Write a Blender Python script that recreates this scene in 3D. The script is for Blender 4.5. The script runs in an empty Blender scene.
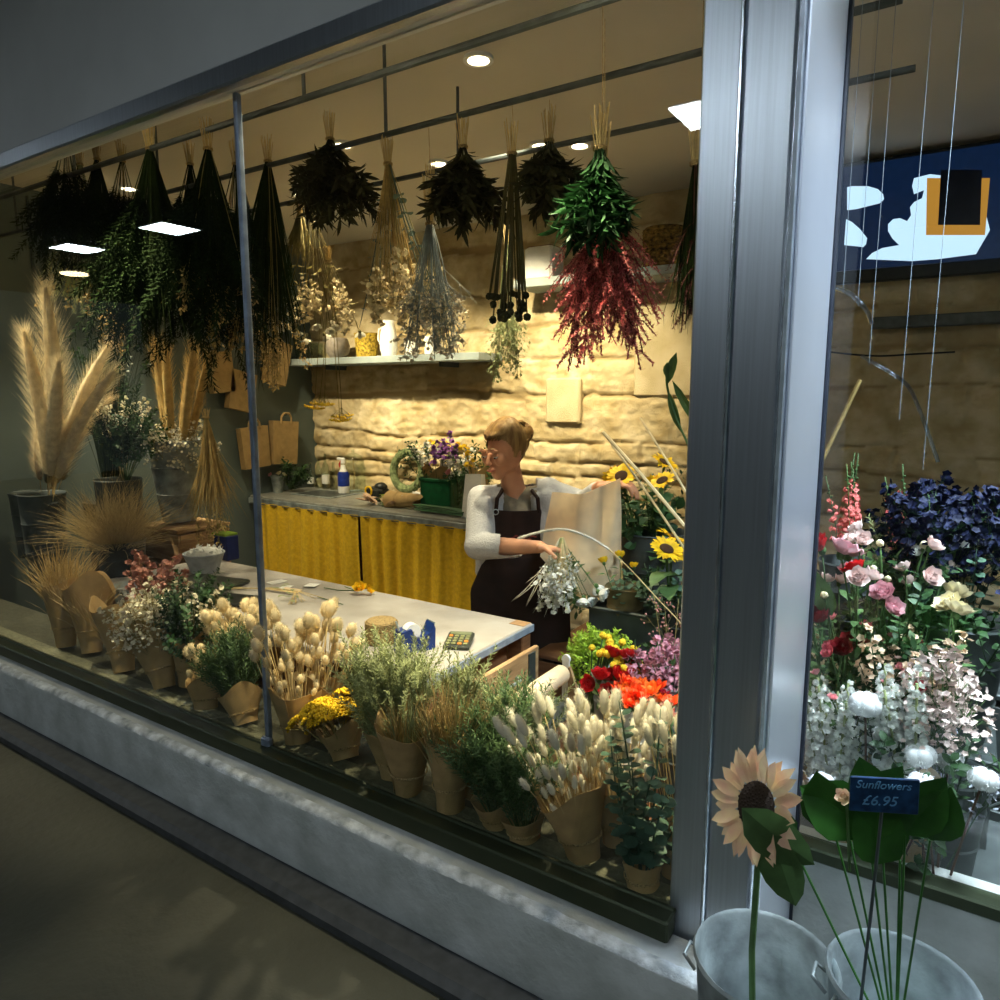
import bpy, math, random
import numpy as np
from mathutils import Vector, Matrix, Quaternion

SC = bpy.context.scene
COL = SC.collection
PI = math.pi

# ------------------------------------------------------------------ camera
YAW = math.radians(33.3); PITCH = math.atan(106/715.0); FPX = 715.0
CAM = Vector((0, 0, 1.65))
cF = Vector((-math.sin(YAW)*math.cos(PITCH), math.cos(YAW)*math.cos(PITCH), -math.sin(PITCH)))
cR = Vector((math.cos(YAW), math.sin(YAW), 0)); cU = cR.cross(cF)
cam_d = bpy.data.cameras.new('camera'); cam_d.sensor_width = 36; cam_d.lens = 36*FPX/1000
cam_d.clip_start = .02
cam = bpy.data.objects.new('camera', cam_d); COL.objects.link(cam)
cam.matrix_world = Matrix((( cR.x, cU.x, -cF.x, CAM.x), (cR.y, cU.y, -cF.y, CAM.y), (cR.z, cU.z, -cF.z, CAM.z), (0, 0, 0, 1)))
SC.camera = cam
cam_d.dof.use_dof = False

# ------------------------------------------------------------------ world, exposure, lights
SC.view_settings.view_transform = 'Standard'; SC.view_settings.look = 'None'
SC.view_settings.gamma = 1; SC.view_settings.exposure = 0.6
w = bpy.data.worlds.new('world'); SC.world = w; w.use_nodes = True
w.node_tree.nodes['Background'].inputs[0].default_value = (.32, .42, .38, 1)
w.node_tree.nodes['Background'].inputs[1].default_value = .10

def look_quat(d): return Vector(d).to_track_quat('-Z', 'Y')
def spot(name, loc, target, power, col, size=70, blend=.6, rad=.04):
    l = bpy.data.lights.new(name, 'SPOT'); l.energy = power; l.color = col
    l.spot_size = math.radians(size); l.spot_blend = blend; l.shadow_soft_size = rad
    o = bpy.data.objects.new(name, l); COL.objects.link(o); o.location = loc
    o.rotation_mode = 'QUATERNION'; o.rotation_quaternion = look_quat(Vector(target)-Vector(loc)); return o
def area(name, loc, target, power, col, sx, sy):
    l = bpy.data.lights.new(name, 'AREA'); l.energy = power; l.color = col
    l.shape = 'RECTANGLE'; l.size = sx; l.size_y = sy; l.spread = math.radians(105)
    o = bpy.data.objects.new(name, l); COL.objects.link(o); o.location = loc
    o.rotation_mode = 'QUATERNION'; o.rotation_quaternion = look_quat(Vector(target)-Vector(loc)); return o
WARM = (1, .83, .54); NEUT = (1, .86, .60); COOL = (.72, .86, 1)
SPOTS = [  # ceiling downlights, some added to brighten: position, aim, power, colour, cone
    ((-4.0, 2.95, 2.68), (-3.85, 4.1, 1.45), 80, WARM, 62), ((-3.3, 2.95, 2.68), (-3.2, 4.1, 1.5), 125, WARM, 62),
    ((-2.3, 2.95, 2.68), (-2.35, 4.1, 1.6), 130, WARM, 62), ((-1.75, 3.0, 2.68), (-1.9, 4.1, 1.55), 90, WARM, 62),
    ((-2.5, 2.5, 2.68), (-2.2, 1.8, .85), 62, NEUT, 80), ((-1.5, 2.15, 2.68), (-1.55, 2.3, .95), 85, NEUT, 80),
    ((-1.6, 3.1, 2.68), (-1.2, 2.8, .9), 50, NEUT, 80), ((-3.6, 2.6, 2.68), (-3.6, 3.3, .9), 50, WARM, 80),
    ((-4.22, 1.36, 2.68), (-3.35, 1.75, 1.05), 190, NEUT, 62), ((-2.4, 1.275, 2.68), (-2.4, 1.32, .9), 110, NEUT, 50),  # spots near the glass, added to brighten the corner and ledge bunches
    ((-1.5, 1.275, 2.68), (-1.5, 1.30, .9), 110, NEUT, 50), ((-.70, 1.275, 2.68), (-.80, 1.32, .85), 190, NEUT, 56),
    ((-4.0, 2.35, 2.68), (-3.85, 2.3, 1.2), 125, NEUT, 85)]  # added spot, lifts the dim left corner
for i, (p, t, e, c, sz) in enumerate(SPOTS):
    spot('downlight_beam', p, t, e, c, sz, .8, .035)
area('display_fill_light', (.35, 1.95, 2.62), (.15, 2.0, 0), 24, COOL, 1.2, .08)  # added cool fill over the right display, brightens the column return
area('window_fill_light', (.35, 1.66, 2.55), (.12, 1.75, .8), 14, COOL, 1.0, .06)  # added cool fill by the right glass, brightens the flowers

# ------------------------------------------------------------------ pixel helpers
def ray(u, v): return cF*FPX + cR*(u-500) - cU*(v-500)
def at(u, v, Y):
    d = ray(u, v); return CAM + d*(Y/d.y)
def atz(u, v, z):
    d = ray(u, v); return CAM + d*((z-CAM.z)/d.z)
def atx(u, v, x):
    d = ray(u, v); return CAM + d*(x/d.x)
def col(u, Y, z):
    A = cF*FPX + cR*(u-500) + cU*500     # d = A - U v
    k = z-CAM.z
    v = (A.z*Y - k*A.y)/(cU.z*Y - k*cU.y)
    return at(u, v, Y)

# ------------------------------------------------------------------ materials
MATS = {}
def mat(name, c, rough=.6, metal=0, var=.12, scale=30, c2=None, spec=.25, emit=None, es=0, bump=0, bscale=80, rnd=.0, trans=0, stretch=None, sheen=0):
    if name in MATS: return MATS[name]
    m = bpy.data.materials.new(name); MATS[name] = m; m.use_nodes = True
    nt = m.node_tree; b = nt.nodes['Principled BSDF']; L = nt.links.new
    b.inputs['Roughness'].default_value = rough; b.inputs['Metallic'].default_value = metal
    b.inputs['Specular IOR Level'].default_value = spec
    tc = nt.nodes.new('ShaderNodeTexCoord'); mp = nt.nodes.new('ShaderNodeMapping'); L(tc.outputs['Object'], mp.inputs[0])
    if stretch: mp.inputs['Scale'].default_value = stretch
    n = nt.nodes.new('ShaderNodeTexNoise'); n.inputs['Scale'].default_value = scale; n.inputs['Detail'].default_value = 4
    L(mp.outputs[0], n.inputs['Vector'])
    mx = nt.nodes.new('ShaderNodeMix'); mx.data_type = 'RGBA'
    if c2 is None: c2 = tuple(max(0, x*(1-var*2.2)) for x in c); c = tuple(min(1, x*(1+var)) for x in c)
    mx.inputs['A'].default_value = (*c2, 1); mx.inputs['B'].default_value = (*c, 1)
    cr = nt.nodes.new('ShaderNodeMapRange'); cr.inputs[1].default_value = .32; cr.inputs[2].default_value = .68
    L(n.outputs['Fac'], cr.inputs[0]); L(cr.outputs[0], mx.inputs['Factor'])
    out = mx.outputs['Result']
    if rnd:
        oi = nt.nodes.new('ShaderNodeObjectInfo'); hs = nt.nodes.new('ShaderNodeHueSaturation')
        r1 = nt.nodes.new('ShaderNodeMapRange'); r1.inputs[3].default_value = 1-rnd; r1.inputs[4].default_value = 1+rnd
        L(oi.outputs['Random'], r1.inputs[0]); L(r1.outputs[0], hs.inputs['Value']); L(out, hs.inputs['Color']); out = hs.outputs['Color']
    L(out, b.inputs['Base Color'])
    if bump:
        n2 = nt.nodes.new('ShaderNodeTexNoise'); n2.inputs['Scale'].default_value = bscale; n2.inputs['Detail'].default_value = 5
        L(mp.outputs[0], n2.inputs['Vector'])
        bp = nt.nodes.new('ShaderNodeBump'); bp.inputs['Strength'].default_value = bump; bp.inputs['Distance'].default_value = .01
        L(n2.outputs['Fac'], bp.inputs['Height']); L(bp.outputs[0], b.inputs['Normal'])
    if emit: b.inputs['Emission Color'].default_value = (*emit, 1); b.inputs['Emission Strength'].default_value = es
    if trans:
        tb = nt.nodes.new('ShaderNodeBsdfTranslucent'); ms = nt.nodes.new('ShaderNodeMixShader'); ms.inputs[0].default_value = trans
        L(out, tb.inputs[0]); L(b.outputs[0], ms.inputs[1]); L(tb.outputs[0], ms.inputs[2])
        L(ms.outputs[0], nt.nodes['Material Output'].inputs[0])
    return m
def glass_mat(name, tint=(1, 1, 1), base=.045, extra=0.0):
    m = bpy.data.materials.new(name); MATS[name] = m; m.use_nodes = True; nt = m.node_tree; L = nt.links.new
    nt.nodes.remove(nt.nodes['Principled BSDF'])
    g = nt.nodes.new('ShaderNodeNewGeometry'); dp = nt.nodes.new('ShaderNodeVectorMath'); dp.operation = 'DOT_PRODUCT'
    L(g.outputs['Normal'], dp.inputs[0]); L(g.outputs['Incoming'], dp.inputs[1])
    def M(op, a, b=None):
        x = nt.nodes.new('ShaderNodeMath'); x.operation = op
        for i, q in enumerate((a, b)):
            if q is None: continue
            if isinstance(q, (int, float)): x.inputs[i].default_value = q
            else: L(q, x.inputs[i])
        return x.outputs[0]
    k = M('POWER', M('SUBTRACT', 1, M('ABSOLUTE', dp.outputs['Value'])), 5)
    fac = M('ADD', M('MULTIPLY', k, 1-base), base)
    t = nt.nodes.new('ShaderNodeBsdfTransparent'); t.inputs[0].default_value = (*tint, 1)
    gl = nt.nodes.new('ShaderNodeBsdfGlossy'); gl.inputs['Roughness'].default_value = .0
    ms = nt.nodes.new('ShaderNodeMixShader'); L(fac, ms.inputs[0]); L(t.outputs[0], ms.inputs[1]); L(gl.outputs[0], ms.inputs[2])
    L(ms.outputs[0], nt.nodes['Material Output'].inputs[0]); return m

# ------------------------------------------------------------------ mesh builder
def frame(d):
    d = Vector(d).normalized(); a = Vector((0, 0, 1)) if abs(d.z) < .9 else Vector((1, 0, 0))
    x = d.cross(a).normalized(); return x, d.cross(x).normalized(), d
class MB:
    def __init__(s): s.v = []; s.f = []; s.mi = []; s.cur = 0
    def F(s, *ix): s.f.append(ix); s.mi.append(s.cur)
    def tube(s, pts, rad, n=5, cap=True):
        pts = [Vector(p) for p in pts]; k0 = len(s.v); N = len(pts)
        if not hasattr(rad, '__len__'): rad = [rad]*N
        x = None
        for i, p in enumerate(pts):
            d = (pts[min(i+1, N-1)]-pts[max(i-1, 0)])
            if d.length < 1e-9: d = Vector((0, 0, 1))
            d.normalize()
            if x is None: x = frame(d)[0]
            x = (x-d*x.dot(d)).normalized(); y = d.cross(x)
            for j in range(n):
                a = 2*PI*j/n; s.v.append(p+(x*math.cos(a)+y*math.sin(a))*rad[i])
        for i in range(N-1):
            for j in range(n):
                a = k0+i*n+j; b = k0+i*n+(j+1) % n; s.F(a, b, b+n, a+n)
        if cap:
            s.F(*[k0+j for j in range(n)][::-1]); s.F(*[k0+(N-1)*n+j for j in range(n)])
        return s
    def ell(s, c, r, seg=8, rings=5, d=None):
        c = Vector(c); r = (r, r, r) if not hasattr(r, '__len__') else r
        X, Y, Z = frame(d) if d is not None else (Vector((1, 0, 0)), Vector((0, 1, 0)), Vector((0, 0, 1)))
        k0 = len(s.v); s.v.append(c-Z*r[2])
        for i in range(1, rings):
            t = -PI/2+PI*i/rings
            for j in range(seg):
                a = 2*PI*j/seg; s.v.append(c+X*(math.cos(t)*math.cos(a)*r[0])+Y*(math.cos(t)*math.sin(a)*r[1])+Z*(math.sin(t)*r[2]))
        s.v.append(c+Z*r[2]); e = len(s.v)-1
        for j in range(seg): s.F(k0, k0+1+(j+1) % seg, k0+1+j)
        for i in range(rings-2):
            for j in range(seg):
                a = k0+1+i*seg+j; b = k0+1+i*seg+(j+1) % seg; s.F(a, b, b+seg, a+seg)
        o = k0+1+(rings-2)*seg
        for j in range(seg): s.F(o+j, o+(j+1) % seg, e)
        return s
    def tri(s, p, d, L, w, side=None):        # one hair
        p = Vector(p); d = Vector(d).normalized()
        x = side or d.orthogonal().normalized(); k = len(s.v)
        s.v += [p-x*w/2, p+x*w/2, p+d*L]; s.F(k, k+1, k+2); return s
    def leaf(s, p, d, L, w, up=(0, 0, 1), bend=0., prof=(0.25, 1, .8), fold=.15):   # leaf of several facets along a bent midrib
        p = Vector(p); d = Vector(d).normalized(); up = Vector(up); x = d.cross(up)
        if x.length < 1e-3: x = d.orthogonal()
        x.normalize(); nn = x.cross(d).normalized()
        k = len(s.v); N = len(prof); s.v.append(p.copy())
        for i, q in enumerate(prof):
            t = (i+1)/(N+1); c = p+d*(L*t)+nn*(bend*L*t*t*-1)
            s.v += [c-x*(w/2*q)+nn*(fold*w*q), c.copy(), c+x*(w/2*q)+nn*(fold*w*q)]
        s.v.append(p+d*L-nn*(bend*L)); e = len(s.v)-1
        s.F(k, k+2, k+1); s.F(k, k+3, k+2)
        for i in range(N-1):
            a = k+1+i*3; s.F(a, a+1, a+4, a+3); s.F(a+1, a+2, a+5, a+4)
        a = k+1+(N-1)*3; s.F(a, a+1, e); s.F(a+1, a+2, e); return s
    def box(s, c, d, R=None, bev=0):
        c = Vector(c); hx, hy, hz = d[0]/2, d[1]/2, d[2]/2; b = min(bev, hx*.9, hy*.9, hz*.9)
        k = len(s.v)
        def P(x, y, z):
            q = Vector((x, y, z)); q = R @ q if R is not None else q; s.v.append(c+q)
        if b <= 0:
            for z in (-hz, hz):
                for x, y in ((-hx, -hy), (hx, -hy), (hx, hy), (-hx, hy)): P(x, y, z)
            for q in ((3, 2, 1, 0), (4, 5, 6, 7), (0, 1, 5, 4), (1, 2, 6, 5), (2, 3, 7, 6), (3, 0, 4, 7)): s.F(*[k+i for i in q])
            return s
        lev = [(-hz, b), (-hz+b, 0), (hz-b, 0), (hz, b)]
        for z, i in lev:
            ax, ay = hx-i, hy-i
            for x, y in ((-ax+b, -ay), (ax-b, -ay), (ax, -ay+b), (ax, ay-b), (ax-b, ay), (-ax+b, ay), (-ax, ay-b), (-ax, -ay+b)): P(x, y, z)
        s.F(*[k+j for j in range(8)][::-1]); s.F(*[k+24+j for j in range(8)])
        for i in range(3):
            for j in range(8): a = k+i*8+j; c2 = k+i*8+(j+1) % 8; s.F(a, c2, c2+8, a+8)
        return s
    def lathe(s, prof, seg=32, c=(0, 0, 0), closed=False):
        c = Vector(c); k = len(s.v); N = len(prof)
        for r, z in prof:
            for j in range(seg): a = 2*PI*j/seg; s.v.append(c+Vector((r*math.cos(a), r*math.sin(a), z)))
        for i in range(N-1):
            for j in range(seg): a = k+i*seg+j; b = k+i*seg+(j+1) % seg; s.F(a, b, b+seg, a+seg)
        if not closed:
            s.F(*[k+j for j in range(seg)][::-1]); s.F(*[k+(N-1)*seg+j for j in range(seg)])
        return s
    def prism(s, pts, y0, y1):       # outline in x,z extruded in y
        k = len(s.v); n = len(pts)
        for y in (y0, y1):
            for x, z in pts: s.v.append(Vector((x, y, z)))
        s.F(*[k+i for i in range(n)]); s.F(*[k+n+i for i in range(n)][::-1])
        for i in range(n): j = (i+1) % n; s.F(k+i, k+n+i, k+n+j, k+j)
        return s
    def mesh(s, name, m, smooth=True):
        me = bpy.data.meshes.new(name); me.from_pydata([tuple(v) for v in s.v], [], s.f)
        for q in (m if isinstance(m, (list, tuple)) else [m]): me.materials.append(q)
        if isinstance(m, (list, tuple)): me.polygons.foreach_set('material_index', s.mi)
        if smooth: me.shade_smooth() if hasattr(me, 'shade_smooth') else None
        me.update(); return me
def link(name, me, parent=None, M=None):
    o = bpy.data.objects.new(name, me); COL.objects.link(o)
    if parent is not None: o.parent = parent
    if M is not None: o.matrix_local = M if parent is not None else M; 
    if M is not None and parent is None: o.matrix_world = M
    return o
def flat(me):
    me.polygons.foreach_set('use_smooth', [False]*len(me.polygons)); return me
def obj(name, mb, m, parent=None, smooth=False, M=None):
    me = mb.mesh(name, m, smooth)
    if smooth: me.set_sharp_from_angle(angle=.75)
    return link(name, me, parent, M)
def tag(o, label, cat, group=None, kind=None):
    o['label'] = label; o['category'] = cat
    if group: o['group'] = group
    if kind: o['kind'] = kind
    return o
def thing(name, label, cat, loc=(0, 0, 0), group=None, rotz=0):
    o = bpy.data.objects.new(name, None); COL.objects.link(o); o.location = loc; o.rotation_euler = (0, 0, rotz)
    o.empty_display_size = .05
    return tag(o, label, cat, group)
def struct(name, mb, m, smooth=False, parent=None):
    o = obj(name, mb, m, parent, smooth)
    if parent is None: o['kind'] = 'structure'
    return o
def rv(rg, s=1): return Vector((rg.uniform(-1, 1), rg.uniform(-1, 1), rg.uniform(-1, 1)))*s
def rdir(rg):
    z = rg.uniform(-1, 1); a = rg.uniform(0, 2*PI); r = math.sqrt(1-z*z); return Vector((r*math.cos(a), r*math.sin(a), z))

# ================================================================== STRUCTURE
YG = 1.2; YB = 4.1; XL = -4.5; ZC = 2.78; ZS = .69; YR = 1.53
# ---- numpy value noise
def vnoise(x, y, seed):
    def h(i, j):
        n = (i*374761393+j*668265263+seed*1442695) & 0x7fffffff; n = ((n ^ (n >> 13))*1274126177) & 0x7fffffff
        return ((n ^ (n >> 16)) & 0xffff)/65535.0
    i = np.floor(x).astype(np.int64); j = np.floor(y).astype(np.int64); fx = x-i; fy = y-j
    fx = fx*fx*(3-2*fx); fy = fy*fy*(3-2*fy)
    return (h(i, j)*(1-fx)+h(i+1, j)*fx)*(1-fy)+(h(i, j+1)*(1-fx)+h(i+1, j+1)*fx)*fy
def stone_wall():
    rg = random.Random(4); x0, x1 = XL, 1.7; z0, z1 = 0, ZC
    step = .0125; nx = int((x1-x0)/step); nz = int((z1-z0)/step)
    X, Z = np.meshgrid(np.linspace(x0, x1, nx), np.linspace(z0, z1, nz))
    Xw = X+.07*(vnoise(X*4, Z*5, 3)-.5)+.02*(vnoise(X*14, Z*14, 5)-.5); Zw = Z+.07*(vnoise(X*2.2, Z*3, 7)-.5)+.02*(vnoise(X*12, Z*12, 9)-.5)
    H = np.zeros_like(X); T = np.zeros_like(X); z = -.05
    while z < z1+.1:
        big = z > 1.25
        h = rg.uniform(.14, .34) if big else rg.uniform(.06, .20)
        x = x0-rg.uniform(0, .3)
        while x < x1:
            l = rg.uniform(.3, .62) if big else rg.uniform(.12, .4)
            top = h*rg.uniform(.82, 1.0)
            m = (Xw >= x) & (Xw < x+l) & (Zw >= z) & (Zw < z+h)
            dx = np.minimum(Xw-x, x+l-Xw); dz = np.minimum(Zw-z, z+top-Zw)
            d = np.minimum(dx, dz); R_ = .012 if big else .024
            g = np.clip(d/R_, -.3, 1); g = np.where(g > 0, np.sqrt(np.clip(1-(1-g)**2, 0, 1)), g*.15)
            amp = rg.uniform(.012, .026) if big else rg.uniform(.018, .045)
            tilt = rg.uniform(-.05, .05)*(Zw-z-h/2)
            H = np.where(m, g*amp+tilt, H); T = np.where(m, np.where(g > .12, rg.uniform(.35, 1), .0), T); x += l
        z += h
    H += .012*(vnoise(X*22, Z*34, 11)-.5)+.009*(vnoise(X*45, Z*60, 13)-.5)+.020*(vnoise(X*7, Z*8, 17)-.5)+.02*np.abs(vnoise(X*12, Z*20, 19)-.5)
    V = np.stack([X.ravel(), (YB-H).ravel(), Z.ravel()], 1)
    idx = np.arange(nx*nz).reshape(nz, nx)
    Fq = np.stack([idx[:-1, :-1].ravel(), idx[:-1, 1:].ravel(), idx[1:, 1:].ravel(), idx[1:, :-1].ravel()], 1)
    me = bpy.data.meshes.new('wall_back'); me.vertices.add(len(V)); me.vertices.foreach_set('co', V.ravel())
    me.loops.add(len(Fq)*4); me.loops.foreach_set('vertex_index', Fq.ravel().astype(np.int32))
    me.polygons.add(len(Fq)); me.polygons.foreach_set('loop_start', np.arange(0, len(Fq)*4, 4, dtype=np.int32))
    me.update(); me.validate()
    a = me.attributes.new('tone', 'FLOAT', 'POINT'); a.data.foreach_set('value', T.ravel().astype(np.float32))
    me.shade_smooth()
    m = mat('rough_stone', (.74, .63, .42), .9, scale=9, c2=(.46, .35, .17), bump=.5, bscale=60)
    nt = m.node_tree; b = nt.nodes['Principled BSDF']; src = b.inputs['Base Color'].links[0].from_socket
    at_ = nt.nodes.new('ShaderNodeAttribute'); at_.attribute_name = 'tone'
    mx = nt.nodes.new('ShaderNodeMix'); mx.data_type = 'RGBA'; mx.inputs['A'].default_value = (.40, .30, .15, 1)
    nt.links.new(at_.outputs['Fac'], mx.inputs['Factor']); nt.links.new(src, mx.inputs['B']); nt.links.new(mx.outputs['Result'], b.inputs['Base Color'])
    me.materials.append(m)
    o = link('wall_back', me); o['kind'] = 'structure'
stone_wall()
m_floor = mat('shop_floor', (.16, .14, .11), .5, scale=5)
m_pave = mat('pavement', (.075, .075, .055), .55, scale=3, bump=.3, bscale=40)
m_ceil = mat('ceiling_paint', (.62, .57, .48), .8, scale=2, var=.04)
m_wall = mat('grey_green_wall', (.115, .145, .135), .55, scale=3, var=.08)
m_stone = mat('cut_stone', (.62, .64, .62), .85, scale=9, c2=(.42, .44, .41), bump=.4, bscale=45)
m_frame = mat('dark_bronze_metal', (.05, .062, .035), .4, .5, scale=12, var=.05)
m_fascia = mat('fascia_paint', (.80, .80, .77), .6, scale=3, var=.04)
struct('floor', MB().box((-1.4, 2.75, -.05), (6.4, 3.0, .1)), m_floor)
struct('wall_left', MB().box((XL-.05, 2.66, 1.39), (.1, 2.92, 2.78)), m_wall)
struct('wall_right', MB().box((1.75, 2.8, 1.39), (.1, 2.6, 2.78)), m_wall)
struct('ceiling', MB().box((-1.4, 2.68, ZC+.05), (6.3, 2.9, .1)), m_ceil)
struct('floor_pavement', MB().box((-3.5, -2.0, .38), (16, 6.3, .1)), m_pave)
# planks on the left wall: shallow vertical battens
for i, y in enumerate((2.05, 2.75, 3.45)):
    struct('trim_1', MB().box((XL+.004, y, 1.39), (.012, .01, 2.7)), mat('batten_dark', (.05, .065, .06), .6))
# stone plinth under the window with an uneven arris, a chamfered foot and an inner ledge
mb = MB()
prof = [(1.10, .36), (1.10, .42), (1.10, .48), (1.10, .55), (1.10, .615), (1.106, .636), (1.116, .642), (1.19, .645), (1.19, .36)]
k = 0
n = len(prof); NX = 120; rg = random.Random(1)
for i in range(NX+1):
    x = -6+i*(7.7/NX)
    for j, (y, z) in enumerate(prof):
        mb.v.append(Vector((x, y+(rg.uniform(-.003, .003) if 3 < j < 7 else 0), z+(rg.uniform(-.0025, .0025) if 3 < j < 7 else 0))))
for i in range(NX):
    for j in range(n-1): a = i*n+j; mb.F(a, a+1, a+1+n, a+n)
struct('wall_plinth', mb, m_stone, True)
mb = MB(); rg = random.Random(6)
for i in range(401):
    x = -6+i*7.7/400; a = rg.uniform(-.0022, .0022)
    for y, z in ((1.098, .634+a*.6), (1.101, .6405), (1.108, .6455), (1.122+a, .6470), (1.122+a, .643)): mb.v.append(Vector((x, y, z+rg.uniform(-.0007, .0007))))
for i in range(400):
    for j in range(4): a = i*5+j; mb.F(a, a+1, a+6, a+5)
struct('trim_9', mb, mat('lit_stone_edge', (.80, .84, .88), .8, scale=25, c2=(.30, .33, .34), bump=.5, bscale=60), True)  # pale strip: the lit highlight along the arris put into the colour
struct('trim_2', MB().box((-2.15, 1.06, .445), (7.7, .09, .05), bev=.015), mat('kerb_strip', (.06, .065, .07), .5))
# dark metal bottom rail of the glazing
mb = MB(); mb.box((-3.2, 1.172, .672), (5.62, .045, .044), bev=.004); mb.box((-3.2, 1.192, .692), (5.62, .012, .012), bev=.003)
struct('trim_3', mb, m_frame)
struct('wall_window_base', MB().box((-3.2, 1.33, .34), (5.6, .26, .68)), mat('ledge_stone', (.045, .045, .028), .9, scale=40, bump=.5))
struct('trim_4', MB().box((-3.2, 1.235, .6845), (5.6, .05, .014), bev=.003), mat('ledge_strip', (.12, .12, .075), .9, scale=60, bump=.6))
# glazing
m_glass = glass_mat('window_glass', (.97, .985, .96))
def pane(name, x0, x1, y, z0, z1):
    return struct(name, MB().box(((x0+x1)/2, y, (z0+z1)/2), (x1-x0, .008, z1-z0)), m_glass)
wr = bpy.data.objects.new('window_1', None); COL.objects.link(wr); wr['kind'] = 'structure'
XJ = -1.55
obj('glass_pane', MB().box(((XJ-6)/2, YG, 1.53), (6+XJ-.004, .008, 1.68)), m_glass, wr)
obj('glass_pane', MB().box(((XJ-.4)/2, YG, 1.53), (-.4-XJ-.004, .008, 1.68)), m_glass, wr)
m_steel = mat('brushed_steel', (.60, .64, .69), .34, .9, var=.04, scale=4, stretch=(60, 60, 1), bump=.05, bscale=30)
m_blue = mat('joint_metal', (.30, .36, .46), .45, .6)
mb = MB(); mb.box((XJ, YG, 1.53), (.014, .018, 1.68), bev=.003); mb.box((XJ, YG-.008, .705), (.035, .02, .03), bev=.006)
obj('window_mullion', mb, m_blue, wr)
# header above the window
struct('wall_header', MB().box((-3.3, 1.19, 2.79), (5.6, .06, .84), bev=.005), m_fascia)
struct('trim_5', MB().box((-3.3, 1.155, 2.385), (5.6, .03, .05), bev=.005), m_steel)
# steel column between the two windows
def colbox(x0, x1, y0, y1, b=.003): return MB().box(((x0+x1)/2, (y0+y1)/2, 1.8), (x1-x0, y1-y0, 2.8), bev=b)
pc = bpy.data.objects.new('column_steel', None); COL.objects.link(pc); pc['kind'] = 'structure'
obj('flange', colbox(-.405, -.337, YG, YR+.02), m_steel, pc)
obj('edge_strip', colbox(-.343, -.336, YG-.014, YG, .002), mat('steel_edge', (.75, .8, .88), .25, .9), pc)
obj('face_panel', colbox(-.336, -.262, YG-.006, YR), m_steel, pc)
obj('edge_strip', colbox(-.262, -.2515, YG-.014, YR+.01, .005), mat('steel_edge', (.8, .8, .8)), pc)
obj('return_panel', colbox(-.2515, -.246, YG+.01, YR+.0, .002), mat('satin_aluminium', (.84, .88, .97), .34, .76, var=.02, scale=4), pc)
obj('edge_strip', colbox(-.252, -.240, YR-.012, YR+.012, .003), mat('dark_gasket', (.03, .035, .05), .5), pc)
# right window
wr2 = bpy.data.objects.new('window_2', None); COL.objects.link(wr2); wr2['kind'] = 'structure'
obj('glass_pane', MB().box((.62, YR, 1.75), (1.72, .008, 2.1)), m_glass, wr2)
struct('wall_window_base_right', MB().box((.7, 1.57, .35), (1.9, .09, .68)), m_stone)
struct('trim_6', MB().box((.62, YR, .695), (1.74, .05, .03), bev=.004), m_frame)
struct('wall_header_right', MB().box((.65, YR+.04, 2.99), (1.85, .16, .42)), m_fascia)

# ---- arcade outside: dark ceiling with the lit panels the glass mirrors
m_dark = mat('arcade_ceiling', (.045, .045, .04), .8)
struct('ceiling_arcade', MB().box((-4.5, -1.9, 3.26), (16, 6.2, .1)), m_dark)
struct('wall_arcade', MB().box((-4.5, -5.05, 1.8), (16, .1, 3)), mat('arcade_wall', (.06, .055, .045), .8))
m_pan = mat('lit_panel', (.9, .95, 1), .5, emit=(.80, .92, 1), es=30)
for i, (x, lab) in enumerate(((-8.2, 'square ceiling light panel over the pavement, farthest from the column'), (-6.5, 'square ceiling light panel over the pavement, second from the far end'),
        (-4.78, 'square ceiling light panel over the pavement, third from the far end'), (-3.06, 'square ceiling light panel over the pavement, fourth from the far end'), (-1.34, 'square ceiling light panel over the pavement, fifth from the far end'), (.38, 'square ceiling light panel over the pavement, sixth from the far end'))):
    if i in (2, 3): continue
    t = thing('ceiling_light_panel', lab, 'light', (x, -1.8, 3.21), 'arcade light panels')
    obj('frame', MB().box((0, 0, -.005), (.42, .42, .015), bev=.003), m_steel, t)
    obj('diffuser', MB().box((0, 0, -.014), (.38, .38, .006)), m_pan, t)
t = thing('round_wall_light', 'warm round lamp high on the arcade, mirrored small in the glass', 'lamp', (-9.3, -2.3, 3.12))
obj('housing', MB().lathe([(.14, .2), (.16, .0), (.05, -.01)], 24), m_dark, t)
obj('diffuser', MB().lathe([(.15, -.012), (.15, -.03), (.02, -.04)], 24), mat('warm_diffuser', (1, .9, .7), .5, emit=(1, .8, .45), es=10), t)

# ================================================================== PLANT PROTOTYPES (each returns (stem mesh, head mesh or None))
g_dark = mat('leaf_dark_green', (.035, .085, .028), .5, rnd=.35, trans=.15)
g_mid = mat('leaf_mid_green', (.09, .17, .055), .5, rnd=.35, trans=.2)
g_sage = mat('leaf_sage', (.33, .37, .17), .6, rnd=.25, trans=.2)
g_lime = mat('leaf_lime', (.33, .50, .045), .55, rnd=.25, trans=.3)
g_euc = mat('leaf_eucalyptus', (.06, .115, .075), .45, rnd=.3, trans=.1)
s_straw = mat('dried_straw', (.62, .47, .22), .7, rnd=.2)
s_tan = mat('dried_tan', (.50, .35, .13), .7, rnd=.2, trans=.2)
s_olive = mat('dried_olive', (.27, .22, .08), .7, rnd=.3, trans=.15)
s_darkdry = mat('dried_dark', (.050, .050, .024), .65, rnd=.3, trans=.1, spec=.08)
s_cream = mat('dried_cream', (.86, .72, .44), .8, rnd=.12, trans=.25)
s_white = mat('dried_ivory', (.95, .86, .68), .8, rnd=.08, trans=.25)
s_greyst = mat('dried_grey_stem', (.36, .36, .30), .7, rnd=.2)
PR = {}
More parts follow.
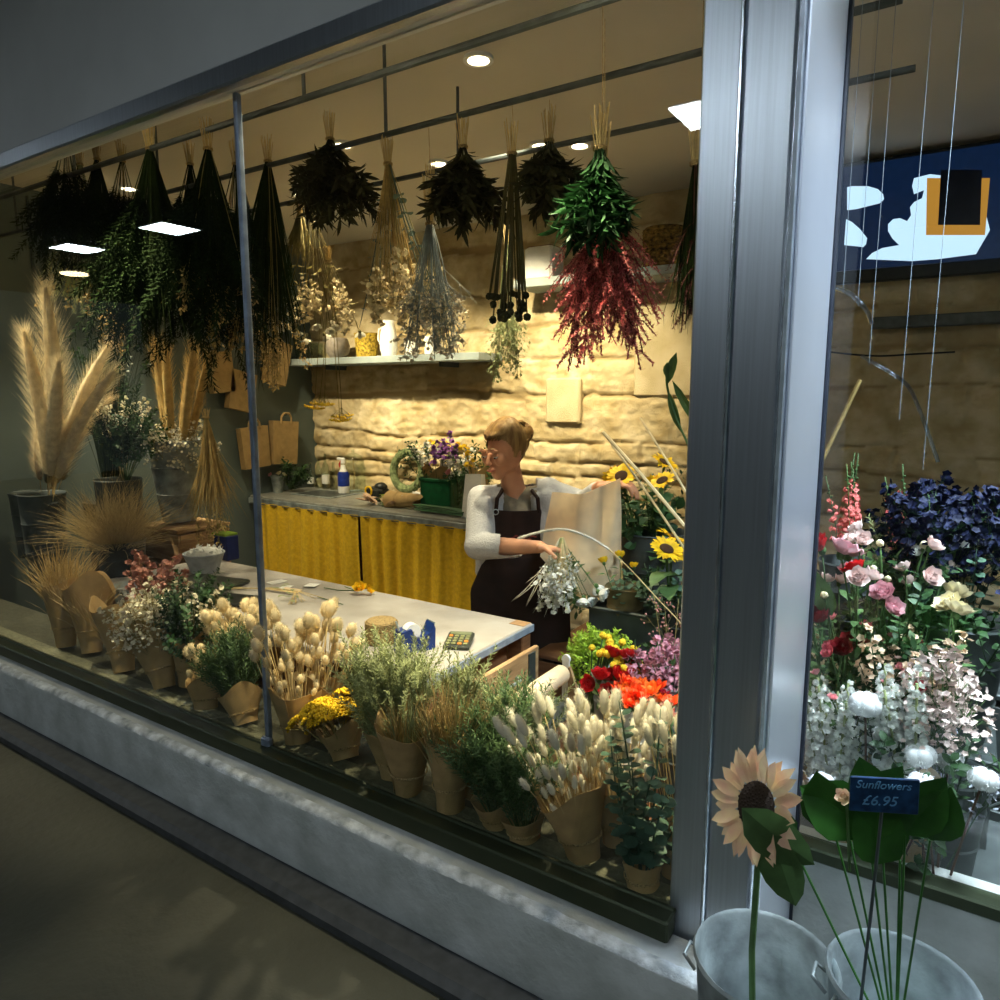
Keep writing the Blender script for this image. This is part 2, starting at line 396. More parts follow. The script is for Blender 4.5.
def bendpts(L, b, n=6, a=0):
    return [Vector((b*L*(i/n)**2*math.cos(a), b*L*(i/n)**2*math.sin(a), L*i/n)) for i in range(n+1)]
def along(pts, t):
    q = t*(len(pts)-1); i = min(int(q), len(pts)-2); return pts[i].lerp(pts[i+1], q-i), (pts[i+1]-pts[i]).normalized()

def P_teasel(sd, L=.36, r=.0175, m=None):
    rg = random.Random(sd); p = bendpts(L, rg.uniform(-.08, .12)); st = MB().tube(p, [.0018]*6+[.0014], 5)
    hd = MB(); c, d = p[-1], (p[-1]-p[-2]).normalized(); c = c+d*r*1.1
    hd.ell(c, (r*.82, r*.82, r*1.35), 10, 7, d)
    X, Y, Z = frame(d)
    for i in range(230):
        q = rdir(rg); pos = c+X*(q.x*r*.8)+Y*(q.y*r*.8)+Z*(q.z*r*1.3)
        hd.tri(pos, X*q.x+Y*q.y+Z*(q.z*.8+.35), r*rg.uniform(.3, .5), .0016, rdir(rg))
    for i in range(7):
        a = 2*PI*i/7; dd = X*math.cos(a)+Y*math.sin(a)
        hd.leaf(c-Z*r*1.3, dd*.9+Z*.5, r*rg.uniform(1.3, 2), .0028, Z, -.4)
    return st.mesh('teasel_stem', s_straw), hd.mesh('teasel_head', m or s_cream)
def P_needle(sd, L=.3, m=None, nl=.02, nw=.0032, dens=90, side=4, thick=.0016, sm=None):
    rg = random.Random(sd); mb = MB(); p = bendpts(L, rg.uniform(-.15, .15)); br = [(p, 1.0, .25)]
    for i in range(side):
        t = rg.uniform(.2, .8); c, d = along(p, t); a = rg.uniform(0, 2*PI)
        dd = (d+Vector((math.cos(a), math.sin(a), 0))*rg.uniform(.4, .8)).normalized()
        br.append(([c+dd*(L*.32*j/4)+Vector((0, 0, .02*L*j*j/4)) for j in range(5)], .45, 0))
    for pts, f, t0 in br:
        mb.tube(pts, [thick*f]*(len(pts)-1)+[thick*.3], 4)
        for i in range(int(dens*f)):
            t = t0+(1-t0)*i/(dens*f); c, d = along(pts, t); X, Y, Z = frame(d); a = i*2.4
            mb.leaf(c, X*math.cos(a)+Y*math.sin(a)+Z*rg.uniform(.5, 1.2), nl*rg.uniform(.7, 1.1), nw, Z, rg.uniform(-.2, .2), (1, .8))
    return mb.mesh('needle_sprig', m or mat('needle_green', (.085, .15, .055), .55, rnd=.3, trans=.15)), None
def P_grass(sd, L=.3, n=26, m=None, w=.0022, spread=.12, droop=.3, hair=0):
    rg = random.Random(sd); mb = MB()
    for i in range(n):
        a = rg.uniform(0, 2*PI); s = rg.uniform(0, spread); l = L*rg.uniform(.6, 1.05); dr = rg.uniform(-.1, droop)
        pts = []
        for j in range(6):
            t = j/5; rad = l*(s*t+dr*t*t*t)
            pts.append(Vector((math.cos(a)*rad, math.sin(a)*rad, l*t*(1-.15*abs(dr)*t))))
        mb.tube(pts, [w*.5]*5+[w*.1], 3, cap=False)
        for h in range(hair):
            c, d = along(pts, rg.uniform(.45, 1)); mb.tri(c, d*1.2+rdir(rg)*.5, l*.10, w*.6, rdir(rg))
    return mb.mesh('grass_clump', m or s_tan), None
def P_plume(sd, L=.45, r=.03, n=420, m=None, sm=None, t0=.45, hl=.05, droop=.15, wedge=False, hw=.0016):
    rg = random.Random(sd); p = bendpts(L, droop, 8); st = MB().tube(p, [.0022]*8+[.001], 5); hd = MB()
    for i in range(n):
        t = t0+(1-t0)*rg.random(); c, d = along(p, t); q = rdir(rg)
        f = (t-t0)/(1-t0); prof = (.35+.65*f) if wedge else math.sin(PI*min(1, .12+f*.88))**.6
        X, Y, Z = frame(d)
        hd.tri(c+(X*q.x+Y*q.y)*r*prof*rg.random()*.8, (X*q.x+Y*q.y)*.55+Z*rg.uniform(.7, 1.3), hl*rg.uniform(.6, 1.1), hw, rdir(rg))
    pts = [along(p, t0+(1-t0)*k/6)[0] for k in range(7)]
    hd.tube(pts, [r*.25, r*.4, r*.45, r*.45, r*.45, r*.35, r*.1], 6)
    return st.mesh('plume_stem', sm or s_straw), hd.mesh('plume_head', m or s_cream)
def P_lagurus(sd, L=.33, m=None, r=.0102):
    rg = random.Random(sd); p = bendpts(L, rg.uniform(-.12, .12)); st = MB().tube(p, .001, 4); hd = MB()
    c, d = p[-1], (p[-1]-p[-2]).normalized(); h = r*2.3; c = c+d*h*.9; X, Y, Z = frame(d)
    hd.ell(c, (r*.85, r*.85, h), 9, 8, d)
    for i in range(170):
        q = rdir(rg); hd.tri(c+X*q.x*r*.75+Y*q.y*r*.75+Z*q.z*h*.9, X*q.x+Y*q.y+Z*(q.z*.5+.9), r*rg.uniform(.6, 1.2), .0011, rdir(rg))
    return st.mesh('bunny_tail_stem', s_straw), hd.mesh('bunny_tail_head', m or s_white)
def P_yarrow(sd, L=.3, r=.03, m=None):
    rg = random.Random(sd); p = bendpts(L, rg.uniform(-.1, .1)); st = MB().tube(p, .0016, 5); hd = MB(); top = p[-1]
    for i in range(60):
        a = i*2.399; q = math.sqrt(i/60)*r; z = .010*(1-(q/r)**2)+rg.uniform(-.003, .003)
        c = top+Vector((math.cos(a)*q, math.sin(a)*q, z)); hd.ell(c, (.0042, .0042, .0034), 6, 4)
        if i % 5 == 0: st.tube([top-Vector((0, 0, .035)), c-Vector((0, 0, .003))], .0007, 3, False)
    return st.mesh('yarrow_stem', s_olive), hd.mesh('yarrow_head', m or mat('yarrow_yellow', (.80, .52, .02), .7, rnd=.15, scale=200))
def P_euc(sd, L=.3, m=None, r=.016, n=9):
    rg = random.Random(sd); mb = MB(); p = bendpts(L, rg.uniform(-.2, .2)); mb.tube(p, [.0018]*6+[.0008], 5)
    for i in range(n):
        t = .22+.76*i/n; c, d = along(p, t); X, Y, Z = frame(d); a = i*1.35; s = r*(1.15-.5*t)
        for k in (0, PI):
            dd = X*math.cos(a+k)+Y*math.sin(a+k)+Z*rg.uniform(.1, .6)
            mb.tube([c, c+dd.normalized()*s*.4], .0005, 3, False)
            mb.leaf(c+dd.normalized()*s*.3, dd, s*2.1, s*2.0, Z, rg.uniform(-.1, .25), (.62, .95, 1, .72), .06)
    return mb.mesh('leaf_sprig', m or g_euc), None
def P_leafy(sd, L=.3, m=None, ll=.03, lw=.014, n=26, side=5, t0=.25, lean=.55):
    rg = random.Random(sd); mb = MB(); p = bendpts(L, rg.uniform(-.15, .15)); mb.tube(p, [.002]*6+[.0008], 4); br = [(p, n)]
    for i in range(side):
        c, d = along(p, rg.uniform(.25, .8)); a = rg.uniform(0, 2*PI); dd = (d*.8+Vector((math.cos(a), math.sin(a), 0))*rg.uniform(.4, .8)).normalized()
        br.append(([c+dd*(L*.3*j/3) for j in range(4)], n//3))
    for pts, k in br:
        mb.tube(pts, .0009, 3, False)
        for i in range(k):
            c, d = along(pts, t0+(1-t0)*i/k); X, Y, Z = frame(d); a = i*2.4+rg.random()
            mb.leaf(c, X*math.cos(a)+Y*math.sin(a)+Z*rg.uniform(lean-.35, lean+.35), ll*rg.uniform(.6, 1.1), lw*rg.uniform(.8, 1.1), Z, rg.uniform(-.1, .4), (.75, 1, .7), .12)
    return mb.mesh('leaf_sprig', m or g_dark), None
def petal5(mb, c, d, r, k=5):
    X, Y, Z = frame(d)
    for i in range(k):
        a = 2*PI*i/k; mb.leaf(c, X*math.cos(a)+Y*math.sin(a)+Z*.35, r, r*.9, Z, .1, (1, .9), .1)
def P_spray(sd, L=.3, m=None, sm=None, fl=.005, nb=8, nf=6, mode='ball', t0=.45, wid=.35, sr=.0014):
    rg = random.Random(sd); st = MB(); hd = MB(); p = bendpts(L, rg.uniform(-.12, .12)); st.tube(p, [sr]*6+[sr*.5], 4)
    for i in range(nb):
        t = t0+(1-t0)*i/nb; c, d = along(p, t); a = i*2.4; dd = (d+Vector((math.cos(a), math.sin(a), 0))*rg.uniform(.4, .9)*wid/.35).normalized()
        l = L*wid*(1.15-t)*rg.uniform(.7, 1.1); e = c+dd*l; st.tube([c, e], sr*.5, 3, False)
        for j in range(nf):
            q = e+rv(rg, l*.35); st.tube([c.lerp(e, .6), q], sr*.3, 3, False)
            if mode == 'ball': hd.ell(q, fl*rg.uniform(.8, 1.2), 6, 4)
            elif mode == 'flower': petal5(hd, q, rdir(rg)+Vector((0, 0, 1)), fl*rg.uniform(1.2, 1.9)); 
            else: hd.leaf(q, rdir(rg)+dd, fl*3, fl*1.4, (0, 0, 1), .1, (1, .8))
    return st.mesh('spray_stem', sm or g_mid), hd.mesh('blossoms', m)
def P_amaranth(sd, L=.35, m=None, n=9, bl=.012, bw=.003):
    rg = random.Random(sd); st = MB(); hd = MB(); p = bendpts(L, rg.uniform(-.1, .2), 8); st.tube(p, .0012, 4); br = [([along(p, .35+.65*k/6)[0] for k in range(7)], 1.)]
    for i in range(n):
        t = .35+.6*i/n; c, d = along(p, t); a = i*2.4; o = Vector((math.cos(a), math.sin(a), 0)); l = L*.34*(1.15-t)
        br.append(([c+o*(l*.75*k/5)+d*l*((k/5)**1.6) for k in range(6)], .4))
    for pts, f in br:
        st.tube(pts, .0008, 3, False)
        for i in range(int(120*f)):
            c, d = along(pts, i/(120*f)); q = rdir(rg); hd.leaf(c, q+d*.7, bl*rg.uniform(.5, .8), bw, d, 0, (1,), .2)
    return st.mesh('plume_stem', mat('red_brown_stem', (.18, .06, .04), .6)), hd.mesh('blossoms', m)
def P_ball(sd, L=.5, r=.012, m=None, sm=None, bend=.05, spikes=60):
    rg = random.Random(sd); p = bendpts(L, rg.uniform(-bend, bend), 8); st = MB().tube(p, .0024, 5); hd = MB(); c = p[-1]
    hd.ell(c, r*.88, 12, 8)
    for i in range(spikes):
        q = rdir(rg); hd.ell(c+q*r*.82, r*.2, 5, 4)
    return st.mesh('flower_stem', sm or s_darkdry), hd.mesh('round_flower_head', m or s_darkdry)
def bloom(mb, c, d, r, layers=4, k=6, cup=.9, sd=0, pw=1.0, core=True):     # ruffled rose-like bloom
    rg = random.Random(sd); X, Y, Z = frame(d); c = Vector(c)
    if core: mb.ell(c+Z*r*.36, (r*.36, r*.36, r*.42), 8, 5, Z)
    for l in range(layers):
        f = (l+1)/layers; n = max(4, int(k*(.6+.5*f)))
        for i in range(n):
            a = 2*PI*(i+.5*l)/n+rg.uniform(-.2, .2); o = X*math.cos(a)+Y*math.sin(a)
            mb.leaf(c+o*r*.14*f, o*(.25+.78*f)+Z*(cup*(1.35-f)+.32), r*(.78+.34*f), r*.82*pw, Z, -.30+rg.uniform(-.1, .15), (.6, 1, 1.02, .8), .10)
def P_bloom(sd, L=.3, r=.02, m=None, layers=4, k=6, cup=.9, sm=None, leaves=4, pw=1, name='bloom'):
    rg = random.Random(sd); p = bendpts(L, rg.uniform(-.15, .15)); st = MB().tube(p, .0019, 5); hd = MB()
    for i in range(leaves):
        c, d = along(p, .45+.45*i/max(1, leaves)); a = rg.uniform(0, 6.28); st.leaf(c, Vector((math.cos(a), math.sin(a), .6)), .045, .018, (0, 0, 1), .3)
    d = ((p[-1]-p[-2]).normalized()+Vector((.65, 0, 0))).normalized(); st.ell(p[-1]-d*.002, (r*.3, r*.3, r*.35), 6, 4)
    bloom(hd, p[-1], d, r, layers, k, cup, sd, pw)
    return st.mesh('flower_stem', sm or g_mid), hd.mesh(name, m)
def P_sunflower(sd, L=.4, r=.055, pm=None, disc=None, leaves=3):
    rg = random.Random(sd); p = bendpts(L, .1); d0 = Vector((.55, 0, .83)); st = MB().tube(p, .005, 7); hd = MB(); c = p[-1]
    for i in range(leaves):
        q, dd = along(p, .4+.5*i/leaves); a = rg.uniform(0, 6.28); st.leaf(q, Vector((math.cos(a), math.sin(a), .3)), .11, .075, (0, 0, 1), .35, (.8, 1, .8, .5), .08)
    X, Y, Z = frame(d0)
    for i in range(14):
        a = 2*PI*i/14; st.leaf(c-Z*.004, (X*math.cos(a)+Y*math.sin(a))+Z*.1, r*.55, r*.2, Z, .1)
    for l in range(2):
        n = 17
        for i in range(n):
            a = 2*PI*(i+.5*l)/n+rg.uniform(-.08, .08); o = X*math.cos(a)+Y*math.sin(a)
            hd.leaf(c+o*r*.38, o+Z*rg.uniform(.05, .4), r*rg.uniform(.62, .75), r*.26, Z, rg.uniform(-.1, .3), (.7, 1, .8), .12)
    dm = MB(); dm.ell(c+Z*.002, (r*.45, r*.45, r*.13), 20, 6, Z)
    for i in range(110):
        a = i*2.4; q = math.sqrt(i/110)*r*.43; dm.ell(c+(X*math.cos(a)+Y*math.sin(a))*q+Z*(r*.12*(1-(q/r/.45)**2)+.003), r*.028, 5, 3)
    return st.mesh('sunflower_stem', g_mid), hd.mesh('ray_petals', pm), dm.mesh('seed_disc', disc or mat('disc_brown', (.055, .025, .010), .8))
def P_stock(sd, L=.3, m=None, r=.011, n=26, t0=.4):
    rg = random.Random(sd); p = bendpts(L, rg.uniform(-.15, .15)); st = MB().tube(p, .0025, 5); hd = MB()
    for i in range(n):
        t = t0+(1-t0)*i/n; c, d = along(p, t); X, Y, Z = frame(d); a = i*2.4; s = r*(1.1-.5*(t-t0)/(1-t0)); o = X*math.cos(a)+Y*math.sin(a)+Z*.25
        st.tube([c, c+o*s*.9], .0008, 3, False); bloom(hd, c+o*s*.9, o, s, 2, 5, .7, i+sd*50, 1.1, False)
    for i in range(7):
        c, d = along(p, .05+.4*i/7); a = i*2.4; st.leaf(c, Vector((math.cos(a), math.sin(a), .7)), .05, .011, (0, 0, 1), .3)
    return st.mesh('flower_stem', g_sage), hd.mesh('blossom_spike', m)
def P_fluff(sd, L=.3, r=.02, m=None, lobes=5):
    rg = random.Random(sd); p = bendpts(L, rg.uniform(-.1, .1)); st = MB().tube(p, .0024, 5); hd = MB(); c = p[-1]
    for i in range(lobes):
        a = 2*PI*i/lobes; q = c+Vector((math.cos(a)*r*.5, math.sin(a)*r*.5, r*.3)); hd.ell(q, (r*.6, r*.6, r*.72), 10, 7)
        for j in range(70):
            e = rdir(rg); hd.tri(q+e*r*.55, e+rdir(rg)*.5, r*.35, .0016, rdir(rg))
    for i in range(5):
        a = 2*PI*i/5; st.leaf(c-Vector((0, 0, r*.3)), Vector((math.cos(a), math.sin(a), .5)), r*1.3, r*.5, (0, 0, 1), -.2)
    return st.mesh('cotton_stem', mat('brown_twig', (.10, .05, .03), .7)), hd.mesh('cotton_boll', m)
def P_mum(sd, L=.3, r=.028, m=None, n=150):
    rg = random.Random(sd); p = bendpts(L, rg.uniform(-.1, .1)); st = MB().tube(p, .002, 5); hd = MB(); c = p[-1]+Vector((0, 0, r*.2))
    hd.ell(c, r*.45, 10, 7)
    for i in range(n):
        z = 1-1.5*(i+.5)/n; a = i*2.4; q = Vector((math.sqrt(max(0, 1-z*z))*math.cos(a), math.sqrt(max(0, 1-z*z))*math.sin(a), z))
        hd.leaf(c+q*r*.5, q+Vector((0, 0, .4)), r*.55, r*.2, (0, 0, 1), -.3, (1, .9), .2)
    return st.mesh('flower_stem', g_mid), hd.mesh('chrysanthemum_head', m)
def P_snap(sd, L=.35, m=None, n=16):
    rg = random.Random(sd); p = bendpts(L, rg.uniform(-.1, .1)); st = MB().tube(p, .002, 5); hd = MB()
    for i in range(n):
        t = .55+.4*i/n; c, d = along(p, t); a = i*2.4; s = .0135*(1.2-.7*i/n); o = Vector((math.cos(a), math.sin(a), .35)).normalized()
        if i < n-4:
            hd.ell(c+o*s*.9, (s*.5, s*.5, s*.8), 7, 5, o); petal5(hd, c+o*s*1.4, o, s*.9, 4)
        else: st.ell(c+o*s*.6, s*.5, 6, 4)
    for i in range(14):
        c, d = along(p, .1+.45*i/14); a = i*2.4; st.leaf(c, Vector((math.cos(a), math.sin(a), .7)), .035, .007, (0, 0, 1), .3)
    return st.mesh('flower_stem', g_mid), hd.mesh('snapdragon_blossoms', m)

import inspect
REC = {}; STC = {}
def _reg(fn):
    def g(*a, **k):
        r = fn(*a, **k); REC[r[0].name] = (fn, a, k); return r
    return g
for _n in [q for q in list(globals()) if q.startswith('P_')]: globals()[_n] = _reg(globals()[_n])
def stretch(pr, k):      # the same plant on a longer or shorter stem, its heads kept at life size
    k = round(k, 1)
    if pr[0].name not in REC or k == 1: return pr
    key = (pr[0].name, k)
    if key not in STC:
        fn, a, kw = REC[pr[0].name]; b = inspect.signature(fn).bind(*a, **kw); b.apply_defaults(); A = b.arguments
        A['L'] *= k
        if 'wid' in A: A['wid'] /= k
        if 't0' in A and fn.__name__ in ('P_spray', 'P_stock', 'P_leafy'): A['t0'] = max(.08, 1-(1-A['t0'])/k)
        if 'dens' in A: A['dens'] = int(A['dens']*k)
        STC[key] = fn(*b.args, **b.kwargs)
    return STC[key]
def place_sprigs(t, base, d, n, spread, protos, names, sc=(.85, 1.1), seed=0, br=.008, even=True, gap=0):
    rg = random.Random(seed); X, Y, Z = frame(d)
    for i in range(n):
        th = spread*math.sqrt((i+.5)/n) if even else spread*rg.random(); ph = i*2.399+rg.uniform(-.3, .3)
        dd = (Z+(X*math.cos(ph)+Y*math.sin(ph))*math.tan(th)).normalized()
        b = base+(X*math.cos(ph)+Y*math.sin(ph))*br*math.sqrt((i+.5)/n)
        q = Vector((0, 0, 1)).rotation_difference(dd) @ Quaternion((0, 0, 1), rg.uniform(0, 2*PI))
        s = rg.uniform(*sc)*(1-gap*(th/max(spread, 1e-3))**2)
        pr = protos[i % len(protos)]
        M = Matrix.Translation(b) @ q.to_matrix().to_4x4() @ Matrix.Scale(s, 4)
        o = link(names[0], pr[0], t, M)
        for k, me in enumerate(pr[1:]):
            if me is not None: link(names[min(k+1, len(names)-1)], me, o, Matrix.Identity(4))
m_kraft = mat('kraft_paper', (.50, .34, .15), .75, scale=25, var=.08, trans=.2, bump=.15, bscale=30)
m_kraft2 = mat('cream_wrapping_paper', (.92, .76, .52), .7, scale=20, var=.05, trans=.35)
m_twine = mat('jute_twine', (.45, .32, .14), .9, scale=300, var=.3, bump=.5, bscale=400)
def wrap(t, base, d, h, r0, r1, seed=0, m=None, tie=True):
    rg = random.Random(seed); X, Y, Z = frame(d); mb = MB(); NA, NH = 40, 7; turns = 1.12*2*PI; a0 = rg.uniform(0, 6.28); ph = [rg.uniform(0, 6.28) for _ in range(3)]
    for th in (0, .0012):
        for j in range(NH+1):
            f = j/NH
            for i in range(NA+1):
                u = i/NA; a = a0+turns*u
                top = h*(1+.13*math.sin(2*a+ph[0])+.08*math.sin(3*a+ph[1]))
                pinch = 1 if f > .28 else 1.0+.5*(f-.28)**2*4
                r = (r0+(r1-r0)*f**1.1)*(1+.03*math.sin(5*a+ph[2]+f*2))*pinch+u*.004+th
                mb.v.append(base+(X*math.cos(a)+Y*math.sin(a))*r+Z*(top*f))
    W = NA+1; o = (NH+1)*W
    for j in range(NH):
        for i in range(NA):
            a = j*W+i; mb.F(a, a+1, a+1+W, a+W); mb.F(o+a, o+a+W, o+a+1+W, o+a+1)
    for i in range(NA): a = NH*W+i; mb.F(a, a+1, o+a+1, o+a)
    for j in range(NH): a = j*W; mb.F(a, a+W, o+a+W, o+a); a = j*W+NA; mb.F(a, o+a, o+a+W, a+W)
    obj('paper_wrap', mb, m or m_kraft, t, True)
    if tie:
        q = MB(); rr = r0+(r1-r0)*.3+.004; c = base+Z*h*.3
        for k in range(3): q.tube([c+Z*.002*k+(X*math.cos(2*PI*i/24)+Y*math.sin(2*PI*i/24))*(rr+.002) for i in range(25)], .0011, 4)
        obj('tie', q, m_twine, t)

def bunch(name, label, cat, ub, Yb, ut, vt, Yt, n, spread, protos, L0, names=('stem', 'flower_head'), zb=ZS, group=None, wr=None, sc=(.85, 1.1), seed=0, br=.01, even=True, gap=0, wm=None, base=None):
    """bunch standing at column ub on plane Yb, its middle reaching pixel (ut, vt) on plane Yt"""
    B = base or col(ub, Yb, zb); T = at(ut, vt, Yt); d = T-B; L = d.length
    t = thing(name, label, cat, B, group); Z = d.normalized(); k = L/L0; protos = [stretch(p, k) for p in protos]
    if k > 1.2 and base: spread /= k
    k = k/round(k, 1)
    place_sprigs(t, Vector((0, 0, 0)), Z, n, spread, protos, names, (sc[0]*k, sc[1]*k), seed, br, even, gap)
    if wr: wrap(t, Vector((0, 0, 0)), Z, wr[0], wr[1], wr[2], seed, wm)
    return t
def hang(name, label, cat, u, Y, v_tie, v_bot, n, spread, protos, L0, names=('stem', 'flower_head'), group=None, sc=(.85, 1.08), seed=0, ends=.10, endmesh=None, zr=2.5, tiem=None, ub=None, even=True):
    """bunch hung head down from a rail: tied at v_tie, heads reaching v_bot"""
    A = at(u, v_tie, Y); Bt = at(ub or u, v_bot, Y); d = (Bt-A); L = d.length; Z = d.normalized(); k = L/L0; protos = [stretch(p, k) for p in protos]; k = k/round(k, 1)
    t = thing(name, label, cat, A, group)
    place_sprigs(t, Vector((0, 0, 0)), Z, n, spread, protos, names, (sc[0]*k, sc[1]*k), seed, .010, even)
    if ends:
        e = MB(); rg = random.Random(seed+9)
        for i in range(16):
            a = i*2.4; r = .012*math.sqrt(i/16); o = Vector((math.cos(a)*r, math.sin(a)*r, 0)); e.tube([o, o*2.2+Vector((0, 0, ends*rg.uniform(.7, 1)))], .0016, 4)
        obj('stem_ends', e, endmesh or s_straw, t)
    q = MB()
    for j in range(3): q.tube([Vector((math.cos(2*PI*i/20)*.015, math.sin(2*PI*i/20)*.015, .003*j)) for i in range(21)], .0013, 4)
    q.tube([(.015, 0, .003), (.006, 0, .04), (0, 0, zr-A.z)], .0010, 4)
    obj('hanging_twine', q, tiem or m_twine, t)
    return t

# ================================================================== FURNITURE AND FITTINGS
m_zinc = mat('galvanised_zinc', (.38, .43, .44), .42, .45, scale=14, var=.25, bump=.1)
m_zincd = mat('dark_zinc', (.09, .105, .105), .5, .5, scale=10, var=.2)
m_black = mat('black_plastic', (.015, .018, .017), .4)
m_white = mat('white_enamel', (.82, .82, .80), .35, var=.03)
m_chest = mat('brown_boards', (.26, .12, .05), .65, scale=6, c2=(.13, .055, .025), stretch=(1, 1, 8), bump=.2)
m_crate = mat('worn_crate_wood', (.52, .33, .16), .75, scale=9, c2=(.27, .15, .07), stretch=(1, .4, 4), bump=.3)
m_top = mat('worn_table_top', (.41, .385, .355), .55, scale=7, c2=(.31, .285, .25), bump=.1, bscale=30)
m_edge = mat('blue_grey_edge', (.30, .36, .46), .5, .2)
m_counter = mat('grey_counter', (.27, .27, .24), .35, scale=18, var=.1)
m_mustard = mat('mustard_cloth', (.68, .43, .018), .9, scale=50, var=.08)
m_shelf = mat('shelf_paint', (.30, .35, .35), .55, scale=8, var=.06)
for i, (p, tg, e, c, sz) in enumerate(SPOTS):
    nth = ['farthest along the stone wall, over the bags', 'over the wreath and counter flowers', 'over the stone wall behind the florist', 'over the low stone wall near the column', 'over the middle of the packing table', 'over the table corner by the florist', 'over the sunflower buckets', 'over the curtained counter', 'added close to the glass at the far end of the window', 'added close to the glass over the window joint bunches', 'added close to the glass over the yarrow and sage bunches', 'added close to the glass beside the steel column', 'added over the tall plumes by the grey wall'][i]
    t = thing('ceiling_downlight', 'small recessed downlight ' + nth, 'light', (p[0], p[1], ZC), 'ceiling downlights')
    obj('trim_ring', MB().lathe([(.05, .0), (.052, -.012), (.038, -.012), (.036, -.002)], 24), m_white, t, True)
    obj('lens', MB().lathe([(.035, -.003), (.030, -.006)], 20), mat('lens_glow', (1, .9, .7), .5, emit=(1, .82, .55), es=12), t)
t = thing('added_tube_light', 'slim white tube light added over the flowers behind the right window', 'light', (.35, 1.95, 2.70))
obj('housing', MB().box((0, 0, 0), (1.25, .09, .05), bev=.01), m_white, t); obj('tube', MB().tube([(-.58, 0, -.04), (.58, 0, -.04)], .014, 10), mat('added_tube_glow', (.8, .9, 1), .5, emit=(.75, .88, 1), es=8), t)  # unseen fixture, added to go with the cool display fill
for y, n in ((1.55, 'nearest the window glass'), (1.9, 'middle one above the table'), (2.3, 'over the inner edge of the table')):
    t = thing('hanging_rail', 'thin dark rail under the ceiling, %s' % n, 'rail', (-2.3, y, 2.5), 'flower drying rails')
    obj('bar', MB().tube([(-2.2, 0, 0), (2.1, 0, 0)], .010, 8), m_zincd, t, True)
    for x in (-2.0, -.7, .6, 1.9): obj('bracket', MB().tube([(x, 0, 0), (x, 0, .28)], .006, 6), m_zincd, t, True)

# packing table
TX0, TX1, TY0, TY1, TZ = -3.10, -1.24, 1.50, 2.10, .85
t = thing('packing_table', 'big work table with a worn grey top and brown board sides', 'table', ((TX0+TX1)/2, (TY0+TY1)/2, 0))
cx = -(TX0+TX1)/2; cy = -(TY0+TY1)/2
def sh(mb): 
    for v in mb.v: v += Vector((cx, cy, 0))
    return mb
obj('tabletop', sh(MB().box(((TX0+TX1)/2, (TY0+TY1)/2, .833), (TX1-TX0, TY1-TY0, .034), bev=.004)), m_top, t)
obj('metal_edge', sh(MB().box((TX1+.003, (TY0+TY1)/2, .834), (.006, TY1-TY0, .026), bev=.002)), m_edge, t)
obj('corner_patch', sh(MB().box((TX1-.035, TY1-.03, .8508), (.06, .05, .002), bev=.0005)), m_crate, t)
mb = MB()
for i in range(4): mb.box(((TX0+TX1)/2-.02, (TY0+TY1)/2, .10+.19*i+.04), (TX1-TX0-.10, TY1-TY0-.06, .184), bev=.005)
obj('board_side', sh(mb), m_chest, t)
for x in (TX0+.04, TX1-.035):
    for y in (TY0+.04, TY1-.035): obj('leg', sh(MB().box((x, y, .408), (.06, .06, .815), bev=.004)), m_chest, t)
# drawer pulled out of the table's end
tb = t; t = link('drawer', None, tb); t.location = (-1.295+cx, 1.8+cy, .628); t['label'] = 'worn wooden drawer pulled out of the table end'
mb = MB(); mb.box((.10, 0, .08), (.018, .50, .17), bev=.003)
obj('front_board', mb, m_crate, t)
mb = MB(); mb.box((.0, .245, .07), (.2, .014, .13), bev=.002); mb.box((.0, -.245, .07), (.2, .014, .13), bev=.002); mb.box((0, 0, .005), (.2, .5, .01))
obj('drawer_box', mb, m_crate, t)
mb = MB(); mb.tube([(.112, -.10, .10), (.135, -.09, .10), (.135, .09, .10), (.112, .10, .10)], .005, 8); obj('metal_handle', mb, m_zinc, t, True)
mb = MB(); mb.box((.111, .2, .08), (.004, .045, .15), bev=.001); obj('corner_plate', mb, m_zincd, t)
# paper roll on a holder
P = at(538, 690, 1.74)
t = thing('paper_roll', 'roll of cream wrapping paper lying on a holder by the table end', 'paper roll', P)
mb = MB(); pr = [(.004, -.20), (.027, -.20), (.029, -.196), (.029, .146), (.027, .15), (.004, .15)]
mb.lathe(pr, 32); 
for v in mb.v: v.x, v.y, v.z = v.x, v.z, v.y
obj('roll', mb, m_kraft2, t, True)
mb = MB(); 
for i in range(12):
    a = .6+i*.12; mb.v += [Vector((.028*math.cos(a), -.145, .028*math.sin(a))) if i < 8 else Vector((.028*math.cos(a)-.01*(i-8), -.145, .028*math.sin(a)-.012*(i-8)))]
    q = mb.v[-1].copy(); q.y = .145; mb.v.append(q)
for i in range(11): mb.F(2*i, 2*i+1, 2*i+3, 2*i+2)
obj('loose_sheet', mb, m_kraft2, t, True)
t = thing('roll_holder', 'metal and wood holder gripping the end of the paper roll', 'holder', P+Vector((0, 0, -.10)))
mb = MB(); mb.tube([(0, -.18, .10), (0, .19, .10)], .006, 10); mb.box((0, 0, -.01), (.10, .38, .016), bev=.003); mb.box((0, -.175, .045), (.05, .008, .11), bev=.002); obj('spindle', mb, m_zincd, t)
mb = MB(); mb.box((.0, .175, .07), (.026, .006, .14), bev=.002); mb.tube([(0, .171, .14), (0, .181, .14)], .014, 20); obj('steel_plate', mb, m_white, t)
mb = MB(); mb.prism([(.02, -.01), (.055, .03), (.02, .12), (.015, .12), (.015, -.01)], .16, .172); obj('wooden_bracket', mb, m_crate, t)
obj('stand', MB().box((0, 0, -.31), (.08, .34, .58), bev=.004), m_chest, t)

